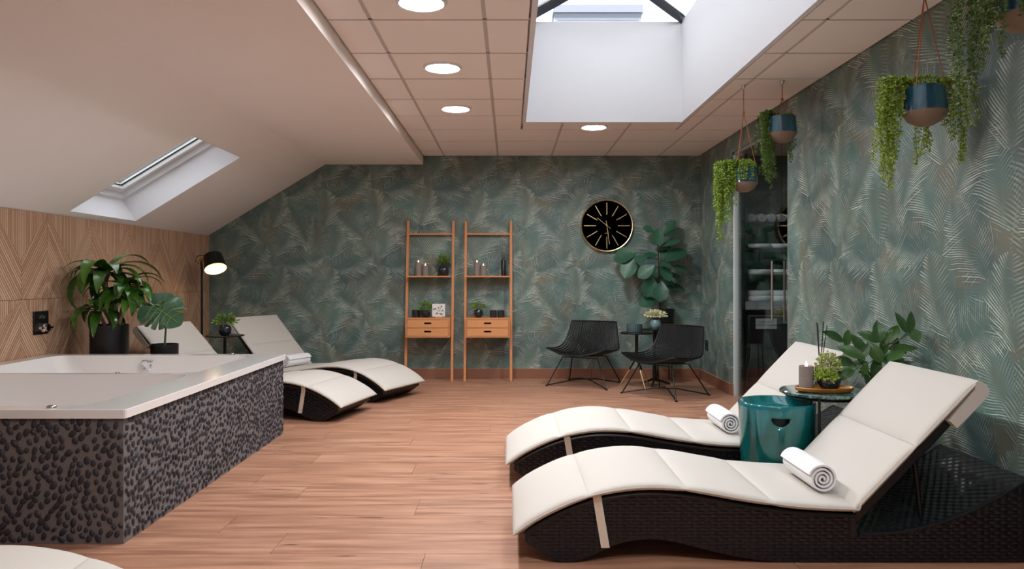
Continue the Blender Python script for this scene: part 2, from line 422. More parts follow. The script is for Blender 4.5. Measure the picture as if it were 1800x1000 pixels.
def spline(pts, x):
    n = len(pts)
    if x <= pts[0][0]: return pts[0][1]
    if x >= pts[-1][0]: return pts[-1][1]
    for i in range(n - 1):
        if x <= pts[i + 1][0]: break
    x0, y0 = pts[i]; x1, y1 = pts[i + 1]
    m = lambda j: (pts[min(j + 1, n - 1)][1] - pts[max(j - 1, 0)][1]) / (pts[min(j + 1, n - 1)][0] - pts[max(j - 1, 0)][0])
    h = x1 - x0; q = (x - x0) / h
    return (2*q**3 - 3*q**2 + 1)*y0 + (q**3 - 2*q**2 + q)*h*m(i) + (-2*q**3 + 3*q**2)*y1 + (q**3 - q**2)*h*m(i + 1)

# ================================================================== the room
XL, XR, YB, YF = -3.376, 2.127, 8.535, -1.6          # left wall, right wall, far wall, wall behind the camera
ZC, ZF, XS, XE = 2.49, 2.395, -2.064, -.968          # tile ceiling, flat plaster, top of slope, edge of tile field
ZK = 1.598                                           # top of the knee wall
HX0, HX1, HY0, HY1, HZ = .14, 1.5, 1.4, 6.65, 3.363  # skylight well
DY0, DY1, DZ = 5.84, 7.34, 2.33                      # glass door opening

# ---- floor of planks
floor = MB().box(-3.6, 3.4, YF - .2, 8.8, -.12, -.004).build('floor', 'plank_grout')
tag(floor, 'wood look plank floor running across the whole room', 'floor', kind='structure')
PW, PL, G = .2495, 1.48, .0022
def plank_mesh(L):
    return MB().box(0, L, 0, PW - G, -.01, 0).mesh('plank', 'plank')
cache = {}
row = 0; y = 3.387 - PW * 24
while y < YB:
    off = (row * .53 + (row % 3) * .11) % PL
    x = XL - off
    while x < 3.3:
        a, b = max(x, XL - .15), min(x + PL - G, 3.3)
        if b - a > .03 and y + PW <= YB + .26:
            k = round(b - a, 4)
            if k not in cache: cache[k] = plank_mesh(k)
            link('plank', cache[k], floor, (a, y, 0))
        x += PL
    y += PW; row += 1

# ---- walls
tag(MB().box(XL - .25, 3.4, YB, YB + .18, -.1, 2.8).build('wall_back', 'wallpaper'), 'palm leaf papered far wall behind the shelves and clock', 'wall', kind='structure')
wr = MB(); wr.box(XR, XR + .105, YF, DY0, -.1, 2.8); wr.box(XR, XR + .105, DY1, YB, -.1, 2.8); wr.box(XR, XR + .105, DY0, DY1, DZ, 2.8)
tag(wr.build('wall_right', 'wallpaper'), 'palm leaf papered wall on the right with the glass door', 'wall', kind='structure')
tag(MB().box(XL - .25, 3.4, YF - .18, YF, -.1, 2.8).build('wall_front', 'plaster'), 'plain plaster wall behind the viewer', 'wall', kind='structure')
wl = MB().box(XL - .2, XL, YF, YB, -.1, ZK + .02).build('wall_left', 'oak')
tag(wl, 'low wood panelled wall on the left below the roof slope', 'wall', kind='structure')
# decor panels of strips, laid in chevrons
yseam = [5.547 + 1.185 * k for k in range(-7, 4)]
def panel(poly, mat):
    g = .0015; cy = sum(p[0] for p in poly) / len(poly); cz = sum(p[1] for p in poly) / len(poly)
    poly = [(a + (g if a < cy else -g), b + (g if b < cz else -g)) for a, b in poly]
    n = len(poly); vs_ = [(XL, a, b) for a, b in poly] + [(XL + .012, a, b) for a, b in poly]
    fs = [tuple(range(n, 2 * n)), tuple(reversed(range(n)))] + [(i, (i + 1) % n, n + (i + 1) % n, n + i) for i in range(n)]
    MB().add(vs_, fs).build('wood_panel', mat, wl)
for (z0, z1, sh, vd) in ((.98, ZK, 0., .34), (.36, .98, .29, .22)):
    for k, s0 in enumerate(yseam):
        for h in range(2):
            a = s0 + h * .5925 + sh; b = a + .5925; m = (a + b) / 2
            if a > YB - .02 or b < YF: continue
            cl = lambda q: min(q, YB)
            vz = z1 - vd
            if b <= YB:
                panel([(a, z0), (m, z0), (m, vz), (a, z1)], 'strip_down')
                panel([(m, z0), (b, z0), (b, z1), (m, vz)], 'strip_up')
                panel([(a, z1), (m, vz), (b, z1)], 'strip_vert')
            elif m < YB:
                panel([(a, z0), (m, z0), (m, vz), (a, z1)], 'strip_down')
                zc = vz + (YB - m) / (b - m) * (z1 - vz)
                panel([(m, z0), (YB, z0), (YB, zc), (m, vz)], 'strip_up')
                panel([(a, z1), (m, vz), (YB, zc), (YB, z1)], 'strip_vert')
            else:
                zc = z1 - (YB - a) / (m - a) * vd
                panel([(a, z0), (YB, z0), (YB, zc), (a, z1)], 'strip_down')
                panel([(a, z1), (YB, zc), (YB, z1)], 'strip_vert')

# ---- sloping plaster ceiling with the roof window hole
SD = Vector((XS - XL, 0, ZF - ZK)); SL = SD.length; SD.normalize(); SN = Vector((-SD.z, 0, SD.x))
MS = Matrix(((SD.x, 0, SN.x, XL), (0, 1, 0, 0), (SD.z, 0, SN.z, ZK), (0, 0, 0, 1)))   # local s, y, n
RS0, RS1, RY0, RY1 = .066, 1.153, 5.75, 6.765
sl = MB(); T = .34
e = .012
sl.box(-.12, RS0 - e, YF, YB, 0, T, MS); sl.box(RS1 + e, SL, YF, YB, 0, T, MS); sl.box(RS0 - e, RS1 + e, YF, RY0 - e, 0, T, MS); sl.box(RS0 - e, RS1 + e, RY1 + e, YB, 0, T, MS)
sl.box(XS, XE, YF, YB, ZF, ZF + .3)
tag(sl.build('ceiling_slope', 'plaster'), 'beige plaster roof slope and flat strip over the whirlpool tub', 'ceiling', kind='structure')
# ---- tile ceiling
ceil = MB()
ceil.box(XE, HX0 - .02, YF, YB, ZC + .03, ZC + .05); ceil.box(HX1 + .02, XR, YF, YB, ZC + .03, ZC + .05)
ceil.box(HX0 - .02, HX1 + .02, HY1 + .02, YB, ZC + .03, ZC + .05); ceil.box(HX0 - .02, HX1 + .02, YF, HY0 - .02, ZC + .03, ZC + .05)
ceil = tag(ceil.build('ceiling', 'rail'), 'suspended ceiling of square beige tiles around the skylight', 'ceiling', kind='structure')
xs = [XE, -.7325, -.1325, .4675, 1.0675, 1.6675, XR]
ys = [YB] + [8.21 - .6 * k for k in range(18)] + [YF]
tm = {}
def tilebox(x0, x1, y0, y1):
    g = .011
    if x1 - x0 < .03 or y1 - y0 < .03: return
    w_, h_ = round(x1 - x0 - 2 * g, 4), round(y1 - y0 - 2 * g, 4)
    if (w_, h_) not in tm: tm[(w_, h_)] = MB().box(0, w_, 0, h_, 0, .02).mesh('ceiling_tile', 'tile_white')
    link('ceiling_tile', tm[(w_, h_)], ceil, (x0 + g, y0 + g, ZC))
A0, A1, B0, B1 = HX0 - .03, HX1 + .03, HY0 - .03, HY1 + .03
for i in range(len(xs) - 1):
    for j in range(len(ys) - 1):
        x0, x1, y1, y0 = xs[i], xs[i + 1], ys[j], ys[j + 1]
        if x1 <= A0 or x0 >= A1 or y1 <= B0 or y0 >= B1: tilebox(x0, x1, y0, y1); continue
        if x0 < A0: tilebox(x0, A0, y0, y1)
        if x1 > A1: tilebox(A1, x1, y0, y1)
        if y1 > B1: tilebox(max(x0, A0), min(x1, A1), B1, y1)
        if y0 < B0: tilebox(max(x0, A0), min(x1, A1), y0, B0)
def rail(x0, x1, y0, y1): MB().box(x0, x1, y0, y1, ZC + .004, ZC + .03).build('ceiling_rail', 'rail', ceil)
for x in xs[1:-1]:
    if A0 < x < A1: rail(x - .012, x + .012, B1, YB); rail(x - .012, x + .012, YF, B0)
    else: rail(x - .012, x + .012, YF, YB)
for y in ys[1:-1]:
    if B0 < y < B1: rail(XE, A0, y - .009, y + .009); rail(A1, XR, y - .009, y + .009)
    else: rail(XE, XR, y - .009, y + .009)
# ---- skylight
sk = thing('window_1', 'hipped glass skylight with white shaft in the tile ceiling', 'skylight', (0, 0, 0), kind='structure')
def wallbox(*a): MB().box(*a).build('shaft_wall', 'well', sk)
wallbox(HX0 - .03, HX1 + .03, HY1, HY1 + .03, ZC - .004, HZ); wallbox(HX0 - .03, HX1 + .03, HY0 - .03, HY0, ZC - .004, HZ)
wallbox(HX0 - .03, HX0, HY0, HY1, ZC - .004, HZ); wallbox(HX1, HX1 + .03, HY0, HY1, ZC - .004, HZ)
XM, ZR = (HX0 + HX1) / 2, HZ + .16; HD = (HX1 - HX0) / 2
P_ = [Vector((HX0, HY0, HZ)), Vector((HX1, HY0, HZ)), Vector((HX1, HY1, HZ)), Vector((HX0, HY1, HZ)), Vector((XM, HY0 + HD, ZR)), Vector((XM, HY1 - HD, ZR))]
for a, b in ((0, 4), (1, 4), (2, 5), (3, 5), (4, 5)):
    MB().tube([P_[a] + Vector((0, 0, .03)), P_[b] + Vector((0, 0, .03))], .05, 4).build('skylight_bar', 'anthracite', sk)
for a, b in ((0, 1), (1, 2), (2, 3), (3, 0)):
    cc_ = Vector((XM, (HY0 + HY1) / 2, HZ)); ou = lambda q: q + Vector((math.copysign(.075, q.x - cc_.x), math.copysign(.075, q.y - cc_.y), -.045))
    MB().tube([ou(P_[a]), ou(P_[b])], .035, 4).build('skylight_curb', 'anthracite', sk)
n = 5
for k in range(1, n):
    y = HY0 + HD + (HY1 - HY0 - 2 * HD) * k / n
    for xx in (HX0, HX1): MB().tube([(xx, y, HZ), (XM, y, ZR)], .02, 4).build('skylight_bar', 'anthracite', sk)
up = Vector((0, 0, .02))
for q in ((0, 1, 4), (2, 3, 5), (1, 2, 5, 4), (3, 0, 4, 5)):
    MB().add([P_[i] + up for i in q], [tuple(range(len(q)))]).build('pane', 'glass_dimmed', sk)
rf = MB()
for bx in ((-2.2, HX0 - .03, YF, 14), (HX1 + .03, 6, YF, 14), (HX0 - .03, HX1 + .03, HY1 + .03, 14), (HX0 - .03, HX1 + .03, YF, HY0 - .03)): rf.box(*bx, 2.8, 3.2)
tag(rf.build('roof', 'roof'), 'flat roof outside around the skylight', 'roof', kind='structure')
vu = thing('ventilation_unit', 'grey metal ventilation box seen through the skylight glass', 'vent unit', (1.02, 9.2, 3.2))
ub = MB(); ub.box(-.50, .50, -.4, .4, .40, .985); ub.build('cabinet', 'unit_dark', vu)
MB().box(-.52, .52, -.42, .42, .985, 1.07).build('lid', 'unit', vu)
for xx in (-.45, .41):
    for yy in (-.36, .32): MB().box(xx, xx + .04, yy, yy + .04, 0, .40).build('leg', 'unit', vu)
for k in range(9): MB().box(-.47, .47, -.408, -.4, .45 + .056 * k, .475 + .056 * k).build('louvre', 'unit_dark', vu)
# ---- roof window
rw = thing('window_2', 'white roof window set deep in the plaster slope', 'roof window', (0, 0, 0), kind='structure')
def sb(name, mat, *a): return MB().box(*a, MS).build(name, mat, rw)
D1, D2 = .25, .34
e = .012
sb('reveal', 'well', RS0 - e, RS0, RY0, RY1, .001, T); sb('reveal', 'well', RS1, RS1 + e, RY0, RY1, .001, T)
sb('reveal', 'well', RS0 - e, RS1 + e, RY0 - e, RY0, .001, T); sb('reveal', 'well', RS0 - e, RS1 + e, RY1, RY1 + e, .001, T)
def framering(name, mat, m, d, z0, z1):
    s0, s1, a, b = RS0 + m, RS1 - m, RY0 + m, RY1 - m
    sb(name, mat, s0, s0 + d, a, b, z0, z1); sb(name, mat, s1 - d, s1, a, b, z0, z1)
    sb(name, mat, s0 + d, s1 - d, a, a + d, z0, z1); sb(name, mat, s0 + d, s1 - d, b - d, b, z0, z1)
framering('window_frame', 'pvc', 0, .03, .22, .34); framering('sash', 'pvc', .034, .055, .27, .36); framering('gasket', 'black_metal', .089, .006, .3, .31)
MB().add([MS @ Vector(q) for q in ((RS0 + .09, RY0 + .09, .32), (RS1 - .09, RY0 + .09, .32), (RS1 - .09, RY1 - .09, .32), (RS0 + .09, RY1 - .09, .32))], [(0, 1, 2, 3)]).build('pane', 'glass_dimmed', rw)

# ---- baseboards
def baseboard(name, label, runs):
    o = thing(name, label, 'baseboard', kind='structure')
    for (x0, y0, x1, y1, nx, ny) in runs:
        L = math.hypot(x1 - x0, y1 - y0); k = max(1, round(L / 1.2)); 
        for i in range(k):
            a = Vector((x0, y0)).lerp(Vector((x1, y1)), i / k); b = Vector((x0, y0)).lerp(Vector((x1, y1)), (i + 1) / k)
            d = (b - a).normalized() * .0015; a = a + d; b = b - d
            X0, X1 = sorted((a.x, b.x)); Y0, Y1 = sorted((a.y, b.y))
            if nx: X0, X1 = sorted((a.x, a.x + nx * .012))
            if ny: Y0, Y1 = sorted((a.y, a.y + ny * .012))
            MB().box(X0, X1, Y0, Y1, .001, .109).build('base_tile', 'base_tile', o)
            if nx: X0, X1 = sorted((a.x, a.x + nx * .0125))
            if ny: Y0, Y1 = sorted((a.y, a.y + ny * .0125))
            MB().box(X0, X1, Y0, Y1, .109, .112).build('grout_line', 'base_grout', o)
    return o
baseboard('baseboard_back', 'brown tile baseboard along the far wall', [(-1.5, YB, XR, YB, 0, -1), (XL, YB, -1.5, YB, 0, -1)])
baseboard('baseboard_right', 'brown tile baseboard along the right wall', [(XR, YF, XR, DY0, -1, 0), (XR, DY1, XR, YB, -1, 0), (XR, DY1, XR + .105, DY1, 0, -1)])
baseboard('baseboard_left', 'brown tile baseboard under the wood panelling', [(XL, YF, XL, 3.2, 1, 0), (XL, 5.6, XL, YB, 1, 0)])

# ---- closet behind the glass
cw = MB(); CX0, CX1, CY0, CY1 = XR + .105, 3.2, 5.2, 7.75
cw.box(CX0, CX1, CY1, CY1 + .1, -.1, 2.6); cw.box(CX1, CX1 + .1, CY0, CY1 + .1, -.1, 2.6); cw.box(CX0, CX1, CY0 - .1, CY0, -.1, 2.6); cw.box(CX0, CX1, CY0, CY1, 2.5, 2.6)
tag(cw.build('wall_closet', 'closet'), 'dark walls of the towel closet behind the glass door', 'wall', kind='structure')
baseboard('baseboard_closet', 'brown tile baseboard inside the towel closet', [(CX0, CY1, CX1, CY1, 0, -1)])
GX = 2.172
dr = thing('door_1', 'frameless glass closet door with long steel pull bars', 'door', (GX, 0, 0), kind='structure')
MB().box(-.005, .005, 6.10, 7.055, .012, DZ - .03).build('door_pane', 'glass_door', dr)
MB().box(-.005, .005, 5.845, 6.094, .004, DZ - .01).build('fixed_pane', 'glass_door', dr)
MB().box(-.005, .005, 7.062, 7.335, .004, DZ - .01).build('fixed_pane', 'glass_door', dr)
MB().box(-.02, .02, 7.30, 7.338, .0, DZ).build('side_profile', 'profile', dr)
MB().box(-.02, .02, 5.845, 7.338, DZ - .025, DZ).build('head_track', 'board_grey', dr)
hd = bpy.data.objects.new('handle', None); col.objects.link(hd); hd.parent = dr
for s_ in (-1, 1):
    MB().tube([(s_ * .05, 6.165, .785), (s_ * .05, 6.165, 1.266)], .0095, 12).build('pull_bar', 'steel', hd)
for z in (.89, 1.17): MB().tube([(-.05, 6.165, z), (.05, 6.165, z)], .006, 10).build('standoff', 'steel', hd)
MB().box(.008, .03, 7.02, 7.06, .01, .05).build('floor_clamp', 'chrome', dr)
MB().box(-.03, -.008, 7.03, 7.1, 2.22, 2.28).build('top_clamp', 'chrome', dr)

# ================================================================== lamps
def downlight(x, y, label, r=.118):
    t_ = thing('downlight', label, 'ceiling light', (x, y, ZC), group='round ceiling downlights')
    MB().lathe([(r * .89, .0), (r * .90, -.012), (r * .95, -.014), (r, -.011), (r * 1.08, -.002), (r * 1.08, 0)], 48).build('trim_ring', 'pvc', t_)
    MB().lathe([(0, -.004), (r * .88, -.003)], 40).build('diffuser', 'lamp', t_)
downlight(-.4325, 3.74, 'round ceiling light nearest the viewer, cut by the top of the picture')
downlight(-.4325, 4.91, 'round ceiling light in the middle of the row of three')
downlight(-.4325, 6.11, 'round ceiling light at the far end of the row of three')
downlight(.757, 6.86, 'round ceiling light just beyond the skylight shaft')
for k, (x, y) in enumerate(((-.4325, 1.31), (.7675, .71))):  # two unseen lamps added to light the room from above
    downlight(x, y, ['added round ceiling light out of view on the left of the viewer', 'added round ceiling light out of view at the near end of the skylight'][k])

fl = thing('floor_lamp', 'slim black floor lamp with tilted shade in the panelled corner', 'floor lamp', (-3.19, 7.9, 0))
MB().lathe([(0, 0), (.12, 0), (.12, .012), (.11, .018), (0, .02)], 32).build('base', 'black_metal', fl)
MB().tube([(0, 0, .018), (0, 0, 1.2), (-.005, 0, 1.28), (-.02, 0, 1.31)], .011, 10).build('pole', 'black_metal', fl)
hs = Vector((.14, -.03, 1.285)); axis = Vector((.42, -.38, -.82)).normalized()
axis = Vector((.34, -.42, -.84)).normalized()
Mr = axis.to_track_quat('Z', 'Y').to_matrix().to_4x4()
top = hs - axis * .085
sh = MB().lathe([(0, -.002), (.088, 0), (.092, .004), (.112, .165), (.109, .165), (.089, .008), (0, .006)], 36, top, Mr).build('shade', 'black_metal', fl)
MB().lathe([(.0855, .009), (.1082, .164), (.1080, .1645), (.086, .0085)], 36, top, Mr).build('lining', 'shade_in', sh)
MB().lathe([(0, -.03), (.02, -.025), (.032, 0), (.02, .025), (0, .03)], 16, top + axis * .06, Mr).build('bulb', 'bulb', fl)
MB().tube([(-.02, 0, 1.30), (.045, -.005, 1.325)], .018, 12).build('joint', 'brass', fl)
MB().tube([(-.02, -.02, 1.27), (-.06, -.01, 1.30), (-.05, 0, 1.35), (0, 0, 1.36), (.05, -.01, 1.345)], .004, 6).build('cable', 'black_metal', fl)
ld = bpy.data.lights.new('lamp_bulb', 'POINT'); ld.energy = 1.3; ld.color = (1, .78, .5); ld.shadow_soft_size = .03
lo = bpy.data.objects.new('lamp_bulb', ld); col.objects.link(lo); lo.parent = fl; lo.location = top + axis * .13

# ================================================================== whirlpool tub
TX0, TX1, TY0, TY1, TZ, TL = XL + .022, -1.64, 3.243, 5.545, .54, .576
tub = thing('whirlpool_tub', 'white two person whirlpool tub with dark pebble cladding', 'bathtub', (0, 0, 0))
cl = MB(); 
cl.box(TX0, TX1 - .006, TY0 + .006, TY0 + .05, .001, TZ); cl.box(TX0, TX1 - .006, TY1 - .05, TY1 - .006, .001, TZ); cl.box(TX1 - .05, TX1 - .006, TY0 + .05, TY1 - .05, .001, TZ); cl.box(TX0, TX0 + .04, TY0 + .05, TY1 - .05, .001, TZ); cl = cl.build('cladding', 'grout', tub)
# acrylic shell: rim plate with two basins
def rrect(x0, x1, y0, y1, r, z, n=6):
    out = []
    for cx, cy, a0 in ((x1 - r, y1 - r, 0), (x0 + r, y1 - r, 90), (x0 + r, y0 + r, 180), (x1 - r, y0 + r, 270)):
        for k in range(n + 1):
            a = R(a0 + 90 * k / n); out.append((cx + r * math.cos(a), cy + r * math.sin(a), z))
    return out
YM = 4.43
bas = [(TX0 + .12, TX1 - .20, TY0 + .085, YM - .025), (TX0 + .12, TX1 - .20, YM + .025, TY1 - .09)]
bm = bmesh.new()
outer = rrect(TX0, TX1 + .012, TY0 - .012, TY1 + .008, .012, TL, 2)
holes = [rrect(*b, .10, TL) for b in bas]
loops = []
for pts in [outer] + holes:
    vs_ = [bm.verts.new(p) for p in pts]; loops.append(vs_)
    for i in range(len(vs_)): bm.edges.new((vs_[i], vs_[(i + 1) % len(vs_)]))
bmesh.ops.triangle_fill(bm, edges=bm.edges[:], use_beauty=True)
for fc in bm.faces:
    if fc.normal.z < 0: fc.normal_flip()
low = [bm.verts.new((v.co.x, v.co.y, TZ - .002)) for v in loops[0]]
for i in range(len(low)): j = (i + 1) % len(low); bm.faces.new((loops[0][i], low[i], low[j], loops[0][j]))
me = bpy.data.meshes.new('rim'); bm.to_mesh(me); bm.free(); me.materials.append(MAT['acrylic'])
rim = link('rim', me, tub)
b_ = rim.modifiers.new('bevel', 'BEVEL'); b_.width = .006; b_.segments = 2; b_.limit_method = 'ANGLE'; b_.angle_limit = R(50)
def basin(x0, x1, y0, y1, sl0, sl1):
    m = MB(); o = 0; rows = []
    for k in range(9):
        q = k / 8; z = TL - (q ** 1.0) * .40
        ease = q ** 1.3; r = .10 + .05 * q
        if k == 8: z = TL - .405
        rows.append(rrect(x0 + sl0 * ease, x1 - sl1 * ease, y0 + .05 * ease, y1 - .05 * ease, r, z))
    n = len(rows[0]); 
    for rw_ in rows: m.v += rw_
    for i in range(len(rows) - 1):
        for k in range(n): m.f.append((i * n + k, i * n + (k + 1) % n, (i + 1) * n + (k + 1) % n, (i + 1) * n + k))
    m.f.append(tuple((len(rows) - 1) * n + k for k in range(n)))
    return m.build('basin', 'acrylic', tub, ang=60)
basin(*bas[0], .16, .48); basin(*bas[1], .42, .34)
def chrome_disc(name, loc, r, rot, h=.012):
    return MB().lathe([(0, 0), (r, 0), (r * 1.0, h * .6), (r * .85, h), (r * .3, h), (0, h * .8)], 24).build(name, 'chrome', tub, loc, rot)
ov = chrome_disc('overflow_cap', (-2.60, TY1 - .09 - .006, .50), .045, (R(90), 0, 0), .02)
MB().box(-.03, .03, .0, .012, .02, .03).build('overflow_grip', 'chrome', tub, (-2.58, TY1 - .105, .515))
chrome_disc('rim_control', (-1.97, TY0 + .035, TL), .02, (0, 0, 0), .01); chrome_disc('rim_control', (-2.0, 5.50, TL), .018, (0, 0, 0), .012)
chrome_disc('rim_control', (-2.28, YM, TL), .012, (0, 0, 0), .008)
# pebbles
rng = random.Random(3)
def pebble_mesh(seed):
    r_ = random.Random(seed); n = 9; m = MB()
    prof = [(1.0, -.25), (.92, .42), (.55, .82)]
    jit = [1 + r_.uniform(-.10, .10) for _ in range(n)]
    for (q, z) in prof:
        for k in range(n): a = 2 * math.pi * k / n; m.v.append((q * math.cos(a) * jit[k], q * math.sin(a) * jit[k], z))
    m.v.append((r_.uniform(-.1, .1), r_.uniform(-.1, .1), 1.0))
    for i in range(2):
        for k in range(n): m.f.append((i * n + k, i * n + (k + 1) % n, (i + 1) * n + (k + 1) % n, (i + 1) * n + k))
    for k in range(n): m.f.append((2 * n + k, 2 * n + (k + 1) % n, 3 * n))
    return m
pm = [pebble_mesh(s) for s in range(6)]
pmesh = [m.mesh('pebble', 'pebble', 80) for m in pm]
def scatter(L, H, dmin, seed):
    r_ = random.Random(seed); pts = []; grid = {}
    for _ in range(int(L * H / dmin ** 2 * 14)):
        p = (r_.uniform(.012, L - .012), r_.uniform(.014, H - .014)); g = (int(p[0] / dmin), int(p[1] / dmin))
        if any((p[0] - q[0]) ** 2 + ((p[1] - q[1])) ** 2 < dmin ** 2 for i in (-1, 0, 1) for j in (-1, 0, 1) for q in grid.get((g[0] + i, g[1] + j), [])): continue
        pts.append(p); grid.setdefault(g, []).append(p)
    return pts
allp = []
def place_peb(pts, conv, rotm, near):
    for (u, v) in pts:
        a = rng.uniform(.0092, .0145); b = a * rng.uniform(1.25, 1.9); th = rng.uniform(-.9, .9) + (math.pi if rng.random() < .5 else 0)
        b = min(b, .0205)
        M = Matrix.Translation(conv(u, v)) @ rotm @ Matrix.Rotation(th, 4, 'Z') @ Matrix.Diagonal((a, b, rng.uniform(.006, .010), 1))
        allp.append((near(u), M, rng.randrange(6)))
FLn = TX1 - TX0
place_peb(scatter(FLn, TZ - .005, .0287, 5), lambda u, v: Vector((TX1 - .006 - u, TY0 + .006, v + .004)), Matrix.Rotation(R(90), 4, 'X'), lambda u: 0 if u < .56 else 9)
place_peb(scatter(TY1 - TY0 - .012, TZ - .005, .0287, 6), lambda u, v: Vector((TX1 - .006, TY0 + .008 + u, v + .004)), Matrix.Rotation(R(90), 4, 'Y') @ Matrix.Rotation(R(90), 4, 'Z'), lambda u: 1 + u)
allp.sort(key=lambda q: q[0])
rest = MB()
for i, (k, M, s_) in enumerate(allp):
    if i < 300:
        o = link('pebble', pmesh[s_], cl); o.matrix_local = M
    else: rest.add([M @ Vector(v) for v in pm[s_].v], pm[s_].f)
o = rest.build('pebble_field', 'pebble', cl, ang=80); o['kind'] = 'stuff'
print('pebbles', len(allp))

# wall tap plate
tp = thing('tap_plate', 'chrome square shower tap plate with knobs on the wood panelling', 'tap', (XL + .0121, 5.46, .81))
MB().box(0, .012, -.085, .085, -.083, .083).build('plate', 'black_metal', tp, bevel=.004)
Mx = Matrix.Rotation(R(90), 4, 'Y')
MB().lathe([(0, 0), (.034, 0), (.034, .03), (.026, .036), (.026, .05), (0, .05)], 24, (.012, 0, -.035), Mx).build('knob', 'chrome', tp)
MB().tube([(.045, -.07, -.035), (.045, .07, -.035)], .011, 10).build('lever', 'chrome', tp)
MB().lathe([(0, 0), (.016, 0), (.016, .014), (0, .016)], 18, (.012, .0, .04), Mx).build('push_button', 'chrome', tp)

# ================================================================== loungers
W = .69
TOPC = [(0, .098), (.1, .165), (.27, .24), (.47, .278), (.66, .272), (.9, .232), (1.1, .205), (1.345, .192)]
RAMP = [(1.36, .12), (1.5, .125), (1.65, .155), (1.8, .21), (1.92, .27), (2.03, .335)]
BOT = [(0.03, .085), (.08, .05), (.14, .012), (.22, .004), (.3, .03), (.4, .075), (.51, .094), (.62, .085), (.78, .045), (.95, .012), (1.1, .003), (2.04, .003)]
def btop(x): return spline(TOPC, x) if x <= 1.345 else spline(RAMP, x)
HB, HT = Vector((1.345, 0, .192)), Vector((1.835, 0, .705))
def cpoint(s_):           # cushion base curve: s<=1.345 seat, beyond it along the raised back
    if s_ <= 1.345:
        p = Vector((s_, 0, spline(TOPC, s_))); d = Vector((.002, 0, spline(TOPC, s_ + .001) - spline(TOPC, s_ - .001))).normalized()
        if s_ < .01: d = Vector((.05, 0, spline(TOPC, .05) - spline(TOPC, 0))).normalized()
    else:
        L = (HT - HB).length; p = HB + (HT - HB) * ((s_ - 1.345) / L); d = (HT - HB).normalized()
    return p, Vector((-d.z, 0, d.x))
BL = (HT - HB).length
def cushion_panel(s0, s1):
    m = MB(); nu, nv = 12, 16; H = .026
    def pt(i, j, sg):
        u, v = i / nu, j / nv
        # denser near the edges
        uu = .5 - .5 * math.cos(math.pi * u); vv = .5 - .5 * math.cos(math.pi * v)
        p, nn = cpoint(s0 + .0004 + (s1 - s0 - .0008) * uu)
        e_ = (max(0, 1 - abs(2 * uu - 1) ** 5) ** .45) * (max(0, 1 - abs(2 * vv - 1) ** 10) ** .45)
        bul = .006 * math.sin(math.pi * uu) * math.sin(math.pi * vv)
        h = H * .45 + (H * (.42 + .58 * e_) if sg > 0 else -H * .40 * e_) + (bul if sg > 0 else 0)
        if v in (0, 1): h = H * .78
        elif u in (0, 1): h = H * (1.02 if sg > 0 else .4) if 0 < s0 + s1 * u < 99 and not (s0 == 0 and u == 0) else H * .78
        return p + nn * (h + .012) + Vector((0, vv * W, 0))
    for sg in (1, -1):
        o = len(m.v)
        for i in range(nu + 1):
            for j in range(nv + 1): m.v.append(tuple(pt(i, j, sg)))
        for i in range(nu):
            for j in range(nv):
                a = o + i * (nv + 1) + j; q = (a, a + 1, a + nv + 2, a + nv + 1); m.f.append(q if sg < 0 else q[::-1])
    return m
